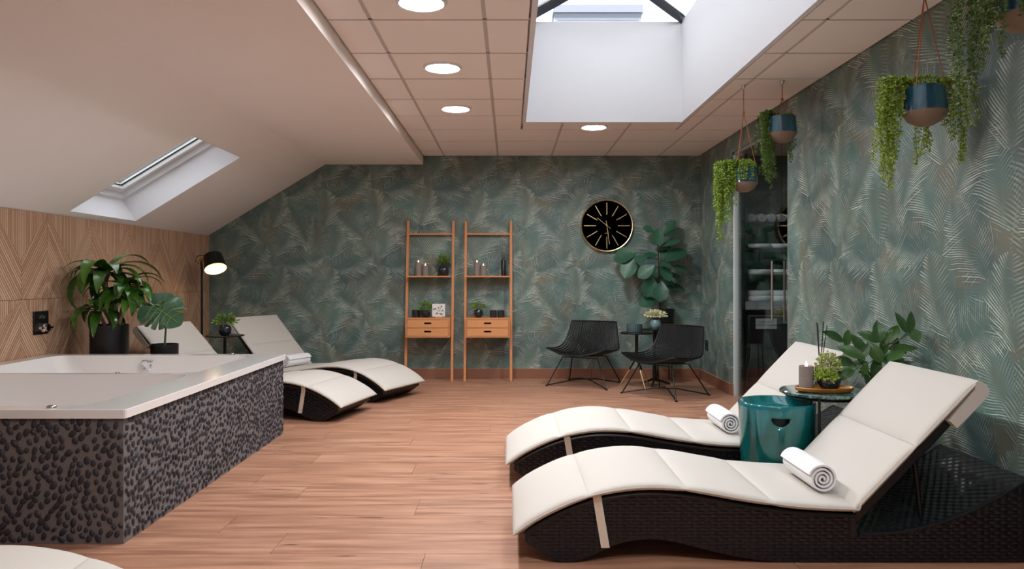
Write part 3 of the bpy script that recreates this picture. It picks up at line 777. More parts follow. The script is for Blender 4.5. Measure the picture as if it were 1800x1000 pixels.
def make_lounger():
    t_ = thing('sun_lounger', 'x', 'lounger', group='cream cushioned wicker loungers')
    seams = [0, .29, .66, 1.0, 1.345, 1.345 + BL * .5, 1.345 + BL * 1.0]
    for a, b in zip(seams[:-1], seams[1:]):
        pn = cushion_panel(a, b).build('cushion_panel', 'fabric', t_, ang=75)
        for yy in (0.0, W):
            MB().tube([cpoint(a + (b - a) * k / 8)[0] + cpoint(a + (b - a) * k / 8)[1] * .030 + Vector((0, yy, 0)) for k in range(9)], .0042, 6).build('piping', 'piping', pn)
    # pocket over the top of the backrest
    d = (HT - HB).normalized(); nn = Vector((-d.z, 0, d.x)); M4 = Matrix(((d.x, 0, nn.x, HT.x), (0, 1, 0, 0), (d.z, 0, nn.z, HT.z), (0, 0, 0, 1)))
    prof = [(-.19, -.037), (-.06, -.040), (-.008, -.036), (.008, -.022), (.014, .004), (.010, .026), (.0, .040), (-.014, .041), (-.03, .02), (-.19, .004)]
    pk = MB(); n = len(prof); ny = 10; yy = [-.004 + (W + .008) * k / ny for k in range(ny + 1)]
    for k, y in enumerate(yy):
        sc = .9 if k in (0, ny) else 1.0
        for (a, b) in prof: pk.v.append(tuple(M4 @ Vector((a, y, -.01 + (b + .01) * sc))))
    for k in range(ny):
        for i in range(n): j = (i + 1) % n; pk.f.append((k * n + i, k * n + j, (k + 1) * n + j, (k + 1) * n + i))
    pk.f.append(tuple(range(n))); pk.f.append(tuple(ny * n + i for i in reversed(range(n))))
    pk.build('head_pocket', 'fabric', t_, ang=70)
    # wicker body
    xs_ = [.03 + (2.04 - .03) * k / 70 for k in range(71)]
    xs_ = sorted(xs_ + [1.3449, 1.362])
    body = MB(); y0, y1 = .035, W - .035
    top = [(x, min(btop(x), 9)) for x in xs_]; bot = [(x, spline(BOT, x)) for x in xs_]
    n = len(xs_)
    for y in (y0, y1):
        body.v += [(x, y, z) for x, z in top] + [(x, y, z) for x, z in bot]
    for i in range(n - 1):
        for o_, fl_ in ((0, 1), (2 * n, 0)):
            q = (o_ + i, o_ + i + 1, o_ + n + i + 1, o_ + n + i); body.f.append(q if fl_ else q[::-1])
        body.f.append((i, 2 * n + i, 2 * n + i + 1, i + 1)); body.f.append((n + i, n + i + 1, 3 * n + i + 1, 3 * n + i))
    body.f.append((0, n, 3 * n, 2 * n)); body.f.append((n - 1, 3 * n - 1, 4 * n - 1, 2 * n - 1)[::-1])
    bd = body.build('wicker_body', 'wicker', t_)
    wv = MB(); CL, CH = .046, .0135
    for sy, yb in ((-1, y0), (1, y1)):
        for r_ in range(26):
            z = .012 + r_ * CH
            for k in range(46):
                x = .04 + k * CL + (CL / 2 if r_ % 2 else 0)
                xs2 = (x - CL * .46, x + CL * .46); ok = True
                for xx in xs2:
                    if not (.04 < xx < 2.03): ok = False
                    elif z - CH * .5 < spline(BOT, xx) + .002 or z + CH * .5 > btop(xx) - .008: ok = False
                if not ok: continue
                a, b = xs2; h = CH * .46; yo = yb + sy * .0045; yi = yb - sy * .001; i_ = .006
                vs_ = [(a, yi, z - h), (b, yi, z - h), (b, yi, z + h), (a, yi, z + h), (a + i_ * 2, yo, z - h + .003), (b - i_ * 2, yo, z - h + .003), (b - i_ * 2, yo, z + h - .003), (a + i_ * 2, yo, z + h - .003)]
                wv.add(vs_, [(4, 5, 6, 7), (0, 1, 5, 4), (1, 2, 6, 5), (2, 3, 7, 6), (3, 0, 4, 7)])
    q = wv.build('side_weave', 'wicker_strip', bd, ang=20); q['kind'] = 'stuff'
    for y in (y0, y1):
        MB().tube([(x, y, btop(x) - .004) for x in xs_ if x <= 1.345], .009, 8).build('edge_trim', 'wicker_strip', bd)
        MB().tube([(x, y, btop(x) - .004) for x in xs_ if x >= 1.361], .008, 8).build('edge_trim', 'wicker_strip', bd)
    # backrest frame under the cushion
    Mb = Matrix(((d.x, 0, nn.x, HB.x), (0, 1, 0, 0), (d.z, 0, nn.z, HB.z), (0, 0, 0, 1)))
    MB().box(-.02, BL - .01, y0, y1, -.034, .006, Mb).build('backrest_frame', 'wicker_strip', t_, bevel=.008)
    for y in (y0 + .1, y1 - .1):
        MB().tube([tuple(Mb @ Vector((BL * .52, y, -.04))), (1.66, y, .155)], .011, 8).build('prop_bar', 'black_metal', t_)
    # straps
    for y, sy in ((y0, -1), (y1, 1)):
        ps = []
        x0 = .315; zt = btop(x0) + .02; zb = spline(BOT, x0 + .055) + .0
        m = MB()
        for i in range(8):
            q = i / 7; z = zt + (zb - zt) * q; xc = x0 + .035 * q; yo = y + sy * (.0075 if q > .12 else .02)
            m.v += [(xc - .017, yo, z), (xc + .017, yo, z), (xc - .017, yo + sy * .003, z), (xc + .017, yo + sy * .003, z)]
        for i in range(7):
            a = i * 4
            m.f += [(a, a + 1, a + 5, a + 4), (a + 2, a + 6, a + 7, a + 3), (a, a + 4, a + 6, a + 2), (a + 1, a + 3, a + 7, a + 5)]
        m.f += [(0, 2, 3, 1), (28, 29, 31, 30)]
        m.build('strap', 'strap', t_)
    return t_
L0 = make_lounger()
LG = [((.03, 3.0), 0, 'wicker lounger with cream cushion nearest the viewer on the right'),
      ((-.005, 4.12), 0, 'wicker lounger with cream cushion behind the teal stool'),
      ((-1.163, 6.576), 167, 'cream lounger directly behind the tub, half hidden by the pebble side'),
      ((-.84, 7.415), 156, 'cream lounger at the far left, closest to the leaf papered wall'),
      ((-1.0, 2.33), 180, 'corner of a cream lounger cutting into the lower left of the picture')]
loungers = []
for i, (p, a, lab) in enumerate(LG):
    o = L0 if i == 0 else copytree(L0)
    o.location = (p[0], p[1], 0); o.rotation_euler = (0, 0, R(a)); o['label'] = lab; loungers.append(o)

# ================================================================== towels
def towel_roll_mesh(r, L, turns=3.6, mat='towel', seed=0):
    m = MB(); n = int(turns * 26); r0 = .010; prof = []
    th = (r - r0) / turns; tk = th * .86
    nl = 7; rr = random.Random(seed)
    for k in range(n + 1):
        a = 2 * math.pi * turns * k / n; rad = r0 + (r - r0) * k / n
        a -= math.pi * .3
        ca, sa = math.cos(a), math.sin(a)
        for q in range(nl):
            y = -L / 2 + L * q / (nl - 1)
            edge = .0025 if q in (0, nl - 1) else 0
            m.v.append(((rad - edge) * ca, y, (rad - edge) * sa)); m.v.append((max(.002, rad - tk + edge) * ca, y, max(.002, rad - tk + edge) * sa))
    st = nl * 2
    for k in range(n):
        for q in range(nl - 1):
            a = k * st + q * 2
            m.f.append((a, a + 2, a + st + 2, a + st)); m.f.append((a + 1, a + st + 1, a + st + 3, a + 3))
        a = k * st; m.f.append((a, a + st, a + st + 1, a + 1)); a += st - 2; m.f.append((a, a + 1, a + st + 1, a + st))
    a = n * st
    for q in range(nl - 1): m.f.append((a + q * 2, a + q * 2 + 2, a + q * 2 + 3, a + q * 2 + 1))
    return m.mesh('towel_roll', mat, 50)
tr = towel_roll_mesh(.064, .33)
def roll(loc, rz, label, me=tr): return tag(link('towel_roll', me, None, loc, (0, 0, rz)), label, 'towel', 'rolled white towels on the loungers')
sz = btop(1.2) + .053
roll((1.285, 3.29, sz + .058), 0, 'rolled white towel on the nearest lounger seat')
roll((1.245, 4.46, sz + .058), 0, 'rolled white towel beside the teal ceramic stool')
p = loungers[3].matrix_basis @ Vector((1.25, .36, sz + .058))
roll(p, R(156), 'rolled white towel on the lounger by the far wall')

# ================================================================== ladder shelves
def ladder(x0, x1, label):
    t_ = thing('ladder_shelf', label, 'shelf', (0, 0, 0), group='leaning oak ladder shelves')
    YA, YT, H = 8.262, 8.49, 1.762; sl_ = (YT - YA) / H
    for x in (x0, x1):
        M = Matrix(((1, 0, 0, x), (0, 1, sl_, YA), (0, 0, 1, 0), (0, 0, 0, 1)))
        MB().box(-.0145, .0145, 0, .034, 0.001, H, M).build('leg', 'oak', t_, bevel=.003)
    a, b = x0 + .0146, x1 - .0146
    def yl(z): return YA + sl_ * z
    MB().box(a, b, yl(1.612) + .004, yl(1.612) + .03, 1.602, 1.622).build('rung', 'oak', t_, bevel=.002)
    MB().box(a, b, 8.29, 8.525, 1.132, 1.148).build('shelf_board', 'oak', t_, bevel=.002)
    z0, z1, yf = .487, .694, 8.16
    bx = MB(); bx.box(a, b, yf, 8.52, z1 - .014, z1); bx.box(a, b, yf, 8.52, z0, z0 + .014); bx.box(a, a + .014, yf, 8.52, z0 + .014, z1 - .014); bx.box(b - .014, b, yf, 8.52, z0 + .014, z1 - .014); bx.box(a + .014, b - .014, 8.50, 8.52, z0 + .014, z1 - .014)
    bx.build('drawer_case', 'oak', t_)
    zm = (z0 + z1) / 2; A, B = a + .017, b - .017; m = (A + B) / 2
    for (q0, q1) in ((z0 + .017, zm - .0025), (zm + .0025, z1 - .017)):
        zc = (q0 + q1) / 2 + .004; f = MB()
        hw, hh = .038, .0095                        # cut-out grip
        f.box(A, m - hw, yf + .004, yf + .022, q0, q1); f.box(m + hw, B, yf + .004, yf + .022, q0, q1)
        f.box(m - hw, m + hw, yf + .004, yf + .022, q0, zc - hh); f.box(m - hw, m + hw, yf + .004, yf + .022, zc + hh, q1)
        f.build('drawer', 'oak_front', t_)
    return t_
ladder(-1.132, -.627, 'leaning oak ladder shelf holding the flower picture')
ladder(-.488, .014, 'leaning oak ladder shelf holding the black reed diffuser')
SH, DT = 1.1485, .6945
def candle(px, h, r, label, loc=None, group='grey pillar candles on the ladder shelves'):
    loc = loc or ((px - CX) * 8.4 / F, 8.4, SH)
    t_ = thing('candle', label, 'candle', loc, group=group)
    m = MB().lathe([(0, 0), (r, 0), (r, h * .9), (r, h), (r * .9, h + .002), (r * .82, h - .012)], 28)
    o = m.build('wax_body', 'wax', t_)
    MB().lathe([(0, h - .014), (r * .5, h - .013), (r * .83, h - .010)], 28).build('melt_pool', 'wax_top', t_)
    MB().lathe([(0, h - .012), (.006, h - .004), (.0075, h + .004), (.004, h + .016), (0, h + .026)], 10).build('flame', 'flame', t_)
candle(735.5, .148, .037, 'taller grey candle on the shelf with the leafy black pot')
candle(747.8, .112, .036, 'shorter grey candle on the shelf with the leafy black pot')
candle(838.3, .148, .036, 'taller grey candle on the shelf with the reed diffuser')
candle(849.8, .112, .037, 'shorter grey candle on the shelf with the reed diffuser')

def pot_profile(kind, r, h):
    if kind == 'ball': return [(0, 0), (r * .5, 0), (r * .85, h * .2), (r, h * .48), (r * .93, h * .78), (r * .72, h), (r * .66, h), (r * .8, h * .8), (r * .85, h * .6), (0, h * .6)]
    if kind == 'bowl': return [(0, 0), (r * .55, 0), (r * .85, h * .25), (r, h * .65), (r * .98, h), (r * .92, h), (r * .9, h * .8), (0, h * .78)]
    return [(0, 0), (r * .9, 0), (r, h * .02), (r, h), (r * .92, h), (r * .92, h * .93), (0, h * .93)]
def soil(t_, r, z): MB().lathe([(0, z + .004), (r * .6, z + .003), (r, z)], 20).build('soil', 'soil', t_)
def rnd_dir(r_, up=0):
    while True:
        v = Vector((r_.uniform(-1, 1), r_.uniform(-1, 1), r_.uniform(-1, 1)))
        if .1 < v.length < 1: v.normalize(); v.z = max(v.z, -.3) + up; return v.normalized()
def leaflet(m, p, d, L, Wd, r_):
    s_ = d.cross(rnd_dir(r_)); 
    if s_.length < 1e-3: return
    s_.normalize(); nn = d.cross(s_)
    a = p; b = p + d * L * .5 + s_ * Wd * .5 + nn * Wd * .15; c = p + d * L; e_ = p + d * L * .5 - s_ * Wd * .5 + nn * Wd * .15
    m.add([a, b, c, e_], [(0, 1, 2), (0, 2, 3)])
def bush(t_, c, rad, n, L, Wd, mat, seed, name='foliage', up=.3, sx=1, sz_=1):
    r_ = random.Random(seed); m = MB(); c = Vector(c)
    for _ in range(n):
        d = rnd_dir(r_, up); q = r_.uniform(.35, 1) * rad; p = c + Vector((d.x * sx, d.y, d.z * sz_)) * q
        leaflet(m, p, (d + rnd_dir(r_) * .8).normalized(), L * r_.uniform(.7, 1.3), Wd * r_.uniform(.7, 1.2), r_)
    me = m.leafmesh(name, mat); o = link(name, me, t_); o['kind'] = 'stuff'; return o
def small_plant(name, label, loc, kind, r, h, pmat, lmat, rad, n, L, Wd, seed, cz=.6, stems=9, up=.3, sz_=1, sx=1, cat='plant', group=None):
    t_ = thing(name, label, cat, loc, group=group)
    MB().lathe(pot_profile(kind, r, h), 28).build('pot', pmat, t_)
    r_ = random.Random(seed); st = MB(); cc = Vector((0, 0, h + rad * cz))
    for k in range(stems):
        d = rnd_dir(r_, .6); st.tube([(d.x * .01, d.y * .01, h * .6), (d.x * r * .5, d.y * r * .5, h + .01), tuple(cc + Vector((d.x * sx, d.y, d.z * sz_)) * rad * .7)], .0016, 5)
    st.build('stems', 'stem', t_)
    bush(t_, cc, rad, n, L, Wd, lmat, seed, up=up, sz_=sz_, sx=sx); return t_
small_plant('potted_plant', 'bushy small leaved plant in a glossy black pot on the upper shelf', ((779 - CX) * 8.4 / F, 8.41, SH), 'ball', .062, .105, 'ceramic_dark', 'leaf_green', .085, 420, .022, .014, 11)
small_plant('potted_plant', 'low green plant in a dark bowl beside the flower picture', ((748 - CX) * 8.34 / F, 8.34, DT), 'bowl', .058, .075, 'ceramic_dark', 'leaf_green', .06, 260, .03, .012, 12, up=.1, sx=1.3)
small_plant('potted_plant', 'sprig plant in a dark round pot beside the ribbed jars', ((841 - CX) * 8.32 / F, 8.32, DT), 'ball', .052, .085, 'ceramic_dark', 'leaf_green', .06, 200, .03, .010, 13, up=.05, sx=1.4, sz_=.7)
def ribbed_jar(loc, r, h, label, mat='glass_dark', name='tealight_jar', group='dark ribbed jars on the drawer tops', ribs=16):
    t_ = thing(name, label, 'jar', loc, group=group)
    m = MB(); n = ribs * 4
    prof = [(0, 0), (r * .95, 0), (r, .004), (r, h * .9), (r * 1.02, h * .93), (r * 1.02, h), (r * .9, h), (r * .88, h * .2), (0, h * .18)]
    for i, (q, z) in enumerate(prof):
        for k in range(n):
            a = 2 * math.pi * k / n; f = 1 + (.035 * math.cos(ribs * a) if i in (2, 3) else 0)
            m.v.append((q * f * math.cos(a), q * f * math.sin(a), z))
    for i in range(len(prof) - 1):
        for k in range(n): m.f.append((i * n + k, i * n + (k + 1) % n, (i + 1) * n + (k + 1) % n, (i + 1) * n + k))
    m.build('jar', mat, t_, ang=60)
    MB().lathe([(0, h * .2), (r * .5, h * .2), (r * .5, h * .45), (r * .46, h * .47), (0, h * .46)], 18).build('tealight', 'wax', t_)
ribbed_jar(((731 - CX) * 8.36 / F, 8.38, DT), .045, .078, 'dark ribbed jar beside the dark bowl plant')
ribbed_jar(((867 - CX) * 8.34 / F, 8.34, DT), .037, .076, 'ribbed dark jar standing nearer the round potted sprig')
ribbed_jar(((880.5 - CX) * 8.34 / F, 8.34, DT), .038, .076, 'ribbed dark jar at the right end of the drawer top')
pc = thing('flower_picture', 'small square white picture with flower drawing leaning on the shelf', 'picture', ((771 - CX) * 8.3 / F, 8.3, DT))
MB().box(-.07, .07, 0, .018, .008, .148).build('board', 'canvas', pc, bevel=.002)
MB().box(-.04, .04, -.014, .03, 0, .0085).build('easel', 'oak_front', pc)
pr = MB(); r_ = random.Random(5)
for (a, b, c, d) in ((-.04, .03, .0, .07), (0, .07, .03, .12), (.0, .07, -.035, .095), (-.03, .045, .02, .04), (.0, .07, .045, .075)):
    pr.tube([(a, -.0005, b), ((a + c) / 2 + .006, -.0005, (b + d) / 2), (c, -.0005, d)], .0012, 4)
for (x, z) in ((.03, .12), (-.035, .095), (.045, .075), (.02, .04), (-.052, .09), (.0, .105), (.035, .035), (-.02, .045)):
    for k in range(5):
        a = 2 * math.pi * k / 5 + x * 50; pr.tube([(x, -.0005, z), (x + .010 * math.cos(a), -.0005, z + .010 * math.sin(a))], [.001, .003], 4)
pr.build('print', 'ink', pc)
df = thing('reed_diffuser', 'slim black reed diffuser on the upper shelf', 'diffuser', ((884.8 - CX) * 8.4 / F, 8.4, SH))
MB().lathe([(0, 0), (.025, 0), (.025, .172), (.023, .175), (.008, .175), (.008, .17), (0, .17)], 22).build('bottle', 'pot_black', df)
for k in range(6):
    a = 2 * math.pi * k / 6 + .3; MB().tube([(0, 0, .12), (.042 * math.cos(a), .03 * math.sin(a), .34 + .01 * (k % 3))], .0016, 5).build('reed', 'reed', df)

# ================================================================== clock
ck = thing('wall_clock', 'round black wall clock with gold hour bars and gold rim', 'clock', (1.083, YB, 1.707))
Mc = Matrix.Rotation(R(90), 4, 'X')
MB().lathe([(.0, .0), (.275, 0), (.275, .03), (0, .03)], 64, M=Mc).build('face', 'clock_face', ck)
MB().lathe([(.272, 0), (.293, 0), (.293, .045), (.287, .05), (.280, .048), (.274, .03), (.272, .03)], 72, M=Mc).build('rim', 'gold', ck)
for k in range(12):
    M = Matrix.Rotation(-k * math.pi / 6, 4, 'Y'); MB().box(-.0042, .0042, -.034, -.0305, .122, .256, M).build('hour_bar', 'gold', ck)
def hand(name, ang, a, b, w_, mat, yy): MB().box(-w_, w_, yy, yy + .002, a, b, Matrix.Rotation(R(ang), 4, 'Y')).build(name, mat, ck)
hand('minute_hand', 172, -.055, .21, .0035, 'gold', -.039); hand('hour_hand', 308, -.01, .06, .003, 'red', -.042); hand('second_hand', 309, -.055, .14, .002, 'gold', -.045)
MB().lathe([(0, .034), (.007, .034), (.007, .048), (0, .049)], 16, M=Mc).build('hub', 'gold', ck)
MB().box(-.025, .025, -.0315, -.0305, -.086, -.082).build('face_mark', 'gold', ck)

# ================================================================== chairs
def make_chair():
    t_ = thing('wire_chair', 'x', 'chair', group='black woven lounge chairs')
    prof = [(-.34, .335), (-.24, .325), (-.10, .312), (.03, .315), (.13, .345), (.20, .42), (.255, .53), (.30, .655)]
    n = len(prof)
    def sp(u, v):                     # u along front to back, v across -1..1
        q = u * (n - 1); y = spline([(i, p[0]) for i, p in enumerate(prof)], q); z = spline([(i, p[1]) for i, p in enumerate(prof)], q)
        hw = spline([(0, .335), (.3, .345), (.55, .325), (.75, .29), (1, .255)], u)
        if u < .12: hw *= .9 + .1 * math.sqrt(max(0, 1 - (1 - u / .12) ** 2))
        lift = v * v
        return Vector((v * hw, y - lift * .10 * max(0, u - .45) + lift * .05 * (1 - u) ** 2, z + lift * (.062 * (1 - u) + .03 * math.sin(math.pi * u))))
    rim = [sp(u / 24, 1) for u in range(25)] + [sp(1, 1 - 2 * k / 16) for k in range(1, 16)] + [sp(1 - u / 24, -1) for u in range(25)] + [sp(0, -1 + 2 * k / 16) for k in range(1, 16)]
    MB().tube(rim, .0085, 8, closed=True).build('shell_rim', 'black_metal', t_)
    m = MB(); N = 44
    for k in range(N):
        v = -.97 + 1.94 * k / (N - 1)
        m.tube([sp(u / 18, v) + Vector((0, 0, .002 * (-1) ** k)) for u in range(19)], .0052, 5)
    o = m.build('woven_cords', 'black_rope', t_); o['kind'] = 'stuff'
    # frame
    for v in (-.55, .55):
        MB().tube([sp(u / 10, v) - Vector((0, 0, .012)) for u in range(0, 11)], .006, 6).build('support_rail', 'black_metal', t_)
    feet = {(-1, -1): (-.33, -.27), (1, -1): (.33, -.27), (1, 1): (.30, .27), (-1, 1): (-.30, .27)}
    for (sx, sy), (fx, fy) in feet.items():
        a = Vector((sx * .19, -.16 if sy < 0 else .10, .305))
        MB().tube([a, (fx * .97, fy * .97, .02), (fx, fy, .008)], .0065, 8).build('leg', 'black_metal', t_)
        MB().lathe([(0, 0), (.013, 0), (.013, .012), (0, .014)], 10, (fx, fy, 0)).build('foot', 'black_metal', t_)
    for a, b in (((-1, -1), (1, 1)), ((1, -1), (-1, 1))):
        A, B = feet[a], feet[b]; MB().tube([(A[0], A[1], .010), (A[0] * .25, A[1] * .25, .06), (B[0] * .25, B[1] * .25, .06), (B[0], B[1], .010)], .0065, 8).build('floor_brace', 'black_metal', t_)
    MB().tube([(-.19, -.16, .300), (.19, -.16, .300)], .006, 6).build('crossbar', 'black_metal', t_); MB().tube([(-.19, .10, .303), (.19, .10, .303)], .006, 6).build('crossbar', 'black_metal', t_)
    return t_
c1 = make_chair(); c1.location = (.80, 8.03, 0); c1.rotation_euler = (0, 0, R(-27)); c1['label'] = 'black woven lounge chair under the clock, nearer the ladder shelves'
c2 = copytree(c1); c2.location = (1.51, 7.36, 0); c2.rotation_euler = (0, 0, R(-50)); c2['label'] = 'black woven lounge chair in front of the side tables, nearer the glass door'

# side tables in the corner
t1 = thing('side_table', 'black round side table with gold tipped splayed legs', 'table', (1.298, 7.8, 0))
MB().lathe([(0, .556), (.165, .556), (.17, .562), (.17, .566), (.165, .571), (0, .571)], 40).build('table_top', 'black_metal', t1)
MB().tube([(0, 0, .28), (0, 0, .557)], .016, 12).build('post', 'black_metal', t1)
for ax, ay in ((-.164, .115), (.059, -.19), (.15, .12)):
    MB().tube([(0, 0, .31), (ax * .4, ay * .4, .186)], .009, 8).build('leg', 'black_metal', t1); MB().tube([(ax * .4, ay * .4, .186), (ax, ay, .001)], [.0095, .007], 8).build('gold_leg_tip', 'gold', t1)
t2 = thing('side_table', 'black round pedestal side table with three feet before the fig tree', 'table', (1.52, 8.0, 0))
MB().lathe([(0, .578), (.14, .578), (.145, .584), (.145, .588), (.14, .593), (0, .593)], 40).build('table_top', 'black_metal', t2)
MB().tube([(0, 0, .05), (0, 0, .578)], [.022, .017], 12).build('post', 'black_metal', t2)
for k in range(3):
    a = R(250 + 120 * k); MB().tube([(0, 0, .07), (.07 * math.cos(a), .07 * math.sin(a), .045), (.17 * math.cos(a), .17 * math.sin(a), .008)], [.016, .012, .008], 8).build('foot', 'black_metal', t2)
ribbed_jar((1.275, 7.79, .5715), .078, .085, 'wide grey green ribbed glass bowl on the gold legged table', 'glass_grey', 'glass_bowl', None, 26)
fv = small_plant('flower_vase', 'pale blue vase of cream blossoms on the pedestal table', (1.52, 7.95, .5935), 'ball', .056, .095, 'vase_blue', 'flower', .10, 520, .02, .02, 21, sx=1.2, sz_=.65, cz=.4, cat='vase')
# fig
fg = thing('fiddle_leaf_fig', 'tall fiddle leaf fig in a black pot in the far corner', 'plant', (1.68, 8.345, 0))
MB().lathe([(0, .42), (.095, .42), (.1, .43), (.125, .785), (.117, .785), (.113, .75), (0, .74)], 32).build('pot', 'pot_black', fg); soil(fg, .112, .752)
for k in range(4):
    a = R(45 + 90 * k); MB().tube([(.09 * math.cos(a), .09 * math.sin(a), .422), (.12 * math.cos(a), .12 * math.sin(a), .004)], .007, 6).build('stand_leg', 'black_metal', fg)
MB().lathe([(.085, .412), (.104, .412), (.104, .42), (.085, .42)], 28).build('stand_ring', 'black_metal', fg)
def leaf_data(L, Wd, shape, fold=.12, curl=.25, nl=9, wave=0, petiole=0):
    m = MB(); nv = 4
    for i in range(nl + 1):
        q = i / nl; hw = shape(q) * Wd / 2
        for j in range(-nv // 2, nv // 2 + 1):
            s_ = j / (nv / 2)
            m.v.append((q * L, s_ * hw, abs(s_) * hw * fold * 2 - curl * L * q * q + wave * math.sin(q * 16 + s_) * abs(s_)))
    c = nv + 1
    for i in range(nl):
        for j in range(nv): a = i * c + j; m.f.append((a, a + c, a + c + 1, a + 1))
    return m
def leaf_arc(Wd, shape, bend, fold=.12, nl=14):
    m = MB(); nv = 4; x = z = 0.0
    for i in range(nl + 1):
        q = i / nl; a = -bend * q ** 1.2; hw = shape(q) * Wd / 2
        for j in range(-nv // 2, nv // 2 + 1):
            s_ = j / (nv / 2); up_ = abs(s_) * hw * fold * 2
            m.v.append((x - math.sin(a) * up_, s_ * hw, z + math.cos(a) * up_))
        x += math.cos(a) / nl; z += math.sin(a) / nl
    c = nv + 1
    for i in range(nl):
        for j in range(nv): a = i * c + j; m.f.append((a, a + c, a + c + 1, a + 1))
    return m
fiddle = lambda q: (.55 * math.sin(math.pi * min(1, q * 1.25)) ** .7 if q < .4 else 0) + (math.sin(math.pi * min(1, max(0, (q - .05) / .95)) ** 1.35) ** .65 if q > .05 else 0) * (1 if q >= .4 else .55)
oval = lambda q: max(.02, math.sin(math.pi * min(1, q) ** .9)) ** .75
lance = lambda q: max(.015, math.sin(math.pi * min(1, q) ** .75)) ** .8
spoon = lambda q: max(.02, math.sin(math.pi * min(1, q) ** 1.3)) ** .65
def orient(base, d, nh):
    d = d.normalized(); y = nh.cross(d)
    if y.length < 1e-3: y = Vector((0, 0, 1)).cross(d)
    y.normalize(); z = d.cross(y); return Matrix(((d.x, y.x, z.x, base.x), (d.y, y.y, z.y, base.y), (d.z, y.z, z.z, base.z), (0, 0, 0, 1)))
figm = [leaf_data(1, w_, spoon, .10, cv, wave=.012).leafmesh('leaf', 'leaf_fig') for w_, cv in ((.70, .12), (.8, .2), (.62, .05))]
o0 = Vector((1.68, 8.345, 0)); r_ = random.Random(9)
zs = lambda zy: 0
trunk = [Vector((-.03, 0, .74)), Vector((-.05, 0, 1.0)), Vector((-.048, -.01, 1.25)), Vector((-.06, -.01, 1.46)), Vector((-.05, 0, 1.64))]
MB().tube(trunk, [.013, .011, .009, .007, .004], 8).build('trunk', 'bark', fg)
# centre (in the photograph's detail), length, direction on the wall plane (degrees, 0 = right, 90 = up), depth offset
FL = [(425, 175, 100, 155, 0), (505, 240, 130, 265, -.06), (610, 150, 140, 50, .02), (615, 215, 120, 25, -.03), (620, 305, 170, 18, -.04), (205, 410, 190, 190, -.02), (245, 520, 190, 240, -.08),
      (355, 445, 120, 200, -.12), (440, 420, 120, 190, -.05), (400, 560, 160, 215, -.14), (670, 410, 190, 35, -.06), (590, 510, 120, 350, -.12), (700, 535, 140, 345, -.05), (435, 700, 170, 255, -.10),
      (535, 745, 160, 262, -.14), (580, 580, 150, 300, -.09), (650, 605, 150, 350, .02), (410, 845, 150, 195, -.06), (670, 712, 170, 358, .04), (550, 410, 120, 80, .06), (560, 350, 130, 10, .05), (470, 600, 120, 240, .03), (600, 660, 130, 330, .05)]
for (zx, zy, Lp, ang, dy) in FL:
    px, py = 1060 + zx * .19, 370 + zy * .19; Yc = 8.345 + dy; c = at(px, py, Yc) - o0; c.y = dy
    Lm = Lp * .19 * Yc / F * 1.18; a = R(ang); d = Vector((math.cos(a), r_.uniform(-.35, .15), math.sin(a))).normalized()
    nh = Vector((r_.uniform(-.3, .3), -.75, .6)) if 120 < ang < 300 else Vector((r_.uniform(-.3, .3), -.5, .85))
    base = c - d * Lm * .5; M = orient(base, d, nh) @ Matrix.Diagonal((Lm, Lm, Lm, 1))
    lf = link('leaf', r_.choice(figm), fg); lf.matrix_local = M
    tz = max(.8, min(1.62, base.z - .03)); 
    tpt = None
    for k in range(4):
        if trunk[k].z <= tz <= trunk[k + 1].z: tpt = trunk[k].lerp(trunk[k + 1], (tz - trunk[k].z) / (trunk[k + 1].z - trunk[k].z))
    MB().tube([tpt, base], .003, 5).build('petiole', 'stem', lf).matrix_local = M.inverted()

# dracaena by the panelled wall
dc = thing('dracaena', 'arching glossy dracaena in a tall black pot behind the tub', 'plant', (-3.06, 5.83, 0))
MB().lathe([(0, 0), (.125, 0), (.135, .01), (.136, .773), (.128, .773), (.127, .74), (0, .735)], 36).build('pot', 'pot_black', dc); soil(dc, .125, .742)
MB().lathe([(.1365, .70), (.1385, .70), (.1385, .706), (.1365, .706)], 36).build('pot_band', 'black_metal', dc)
dm = [leaf_arc(w_, lance, cv).leafmesh('leaf', 'leaf_dark') for w_, cv in ((.24, 1.9), (.27, 2.4), (.22, 1.4), (.25, 2.8))]
def rosette(t_, c, n, L, seed, e0=-.1, e1=1.1, ms=dm):
    r_ = random.Random(seed)
    for k in range(n):
        az = 2.4 * k + r_.uniform(-.3, .3); el = e0 + (e1 - e0) * k / n + r_.uniform(-.15, .15)
        d = Vector((math.cos(az) * math.cos(el), math.sin(az) * math.cos(el), math.sin(el)))
        lf = link('leaf', ms[k % len(ms)], t_); s_ = L * r_.uniform(.75, 1.1)
        for _ in range(12):                                # keep leaves clear of the wall
            Ml = orient(c + d * .012, d, Vector((0, 0, 1)) if abs(d.z) < .9 else Vector((0, -1, .2))) @ Matrix.Diagonal((s_, s_, s_, 1))
            xs_l = [(Ml @ v.co).x for v in ms[k % len(ms)].vertices]
            if min(xs_l) > -.28 and max(xs_l) < .40: break
            s_ *= .88
        lf.matrix_local = Ml
for (cx_, cy_, cz_, n_, L_, sd) in ((-.03, 0, 1.16, 26, .44, 31), (.10, .03, 1.06, 22, .34, 32), (.15, -.03, .97, 14, .30, 34), (-.06, -.04, .88, 12, .32, 33)):
    MB().tube([(cx_ * .3 + .02, cy_, .735), (cx_ * .7 + .01, cy_, (.735 + cz_) / 2), (cx_, cy_, cz_)], [.014, .012, .010], 9).build('cane', 'terracotta', dc)
    rosette(dc, Vector((cx_, cy_, cz_)), n_, L_, sd, -.25 if cz_ < .9 else -.1, 1.0)
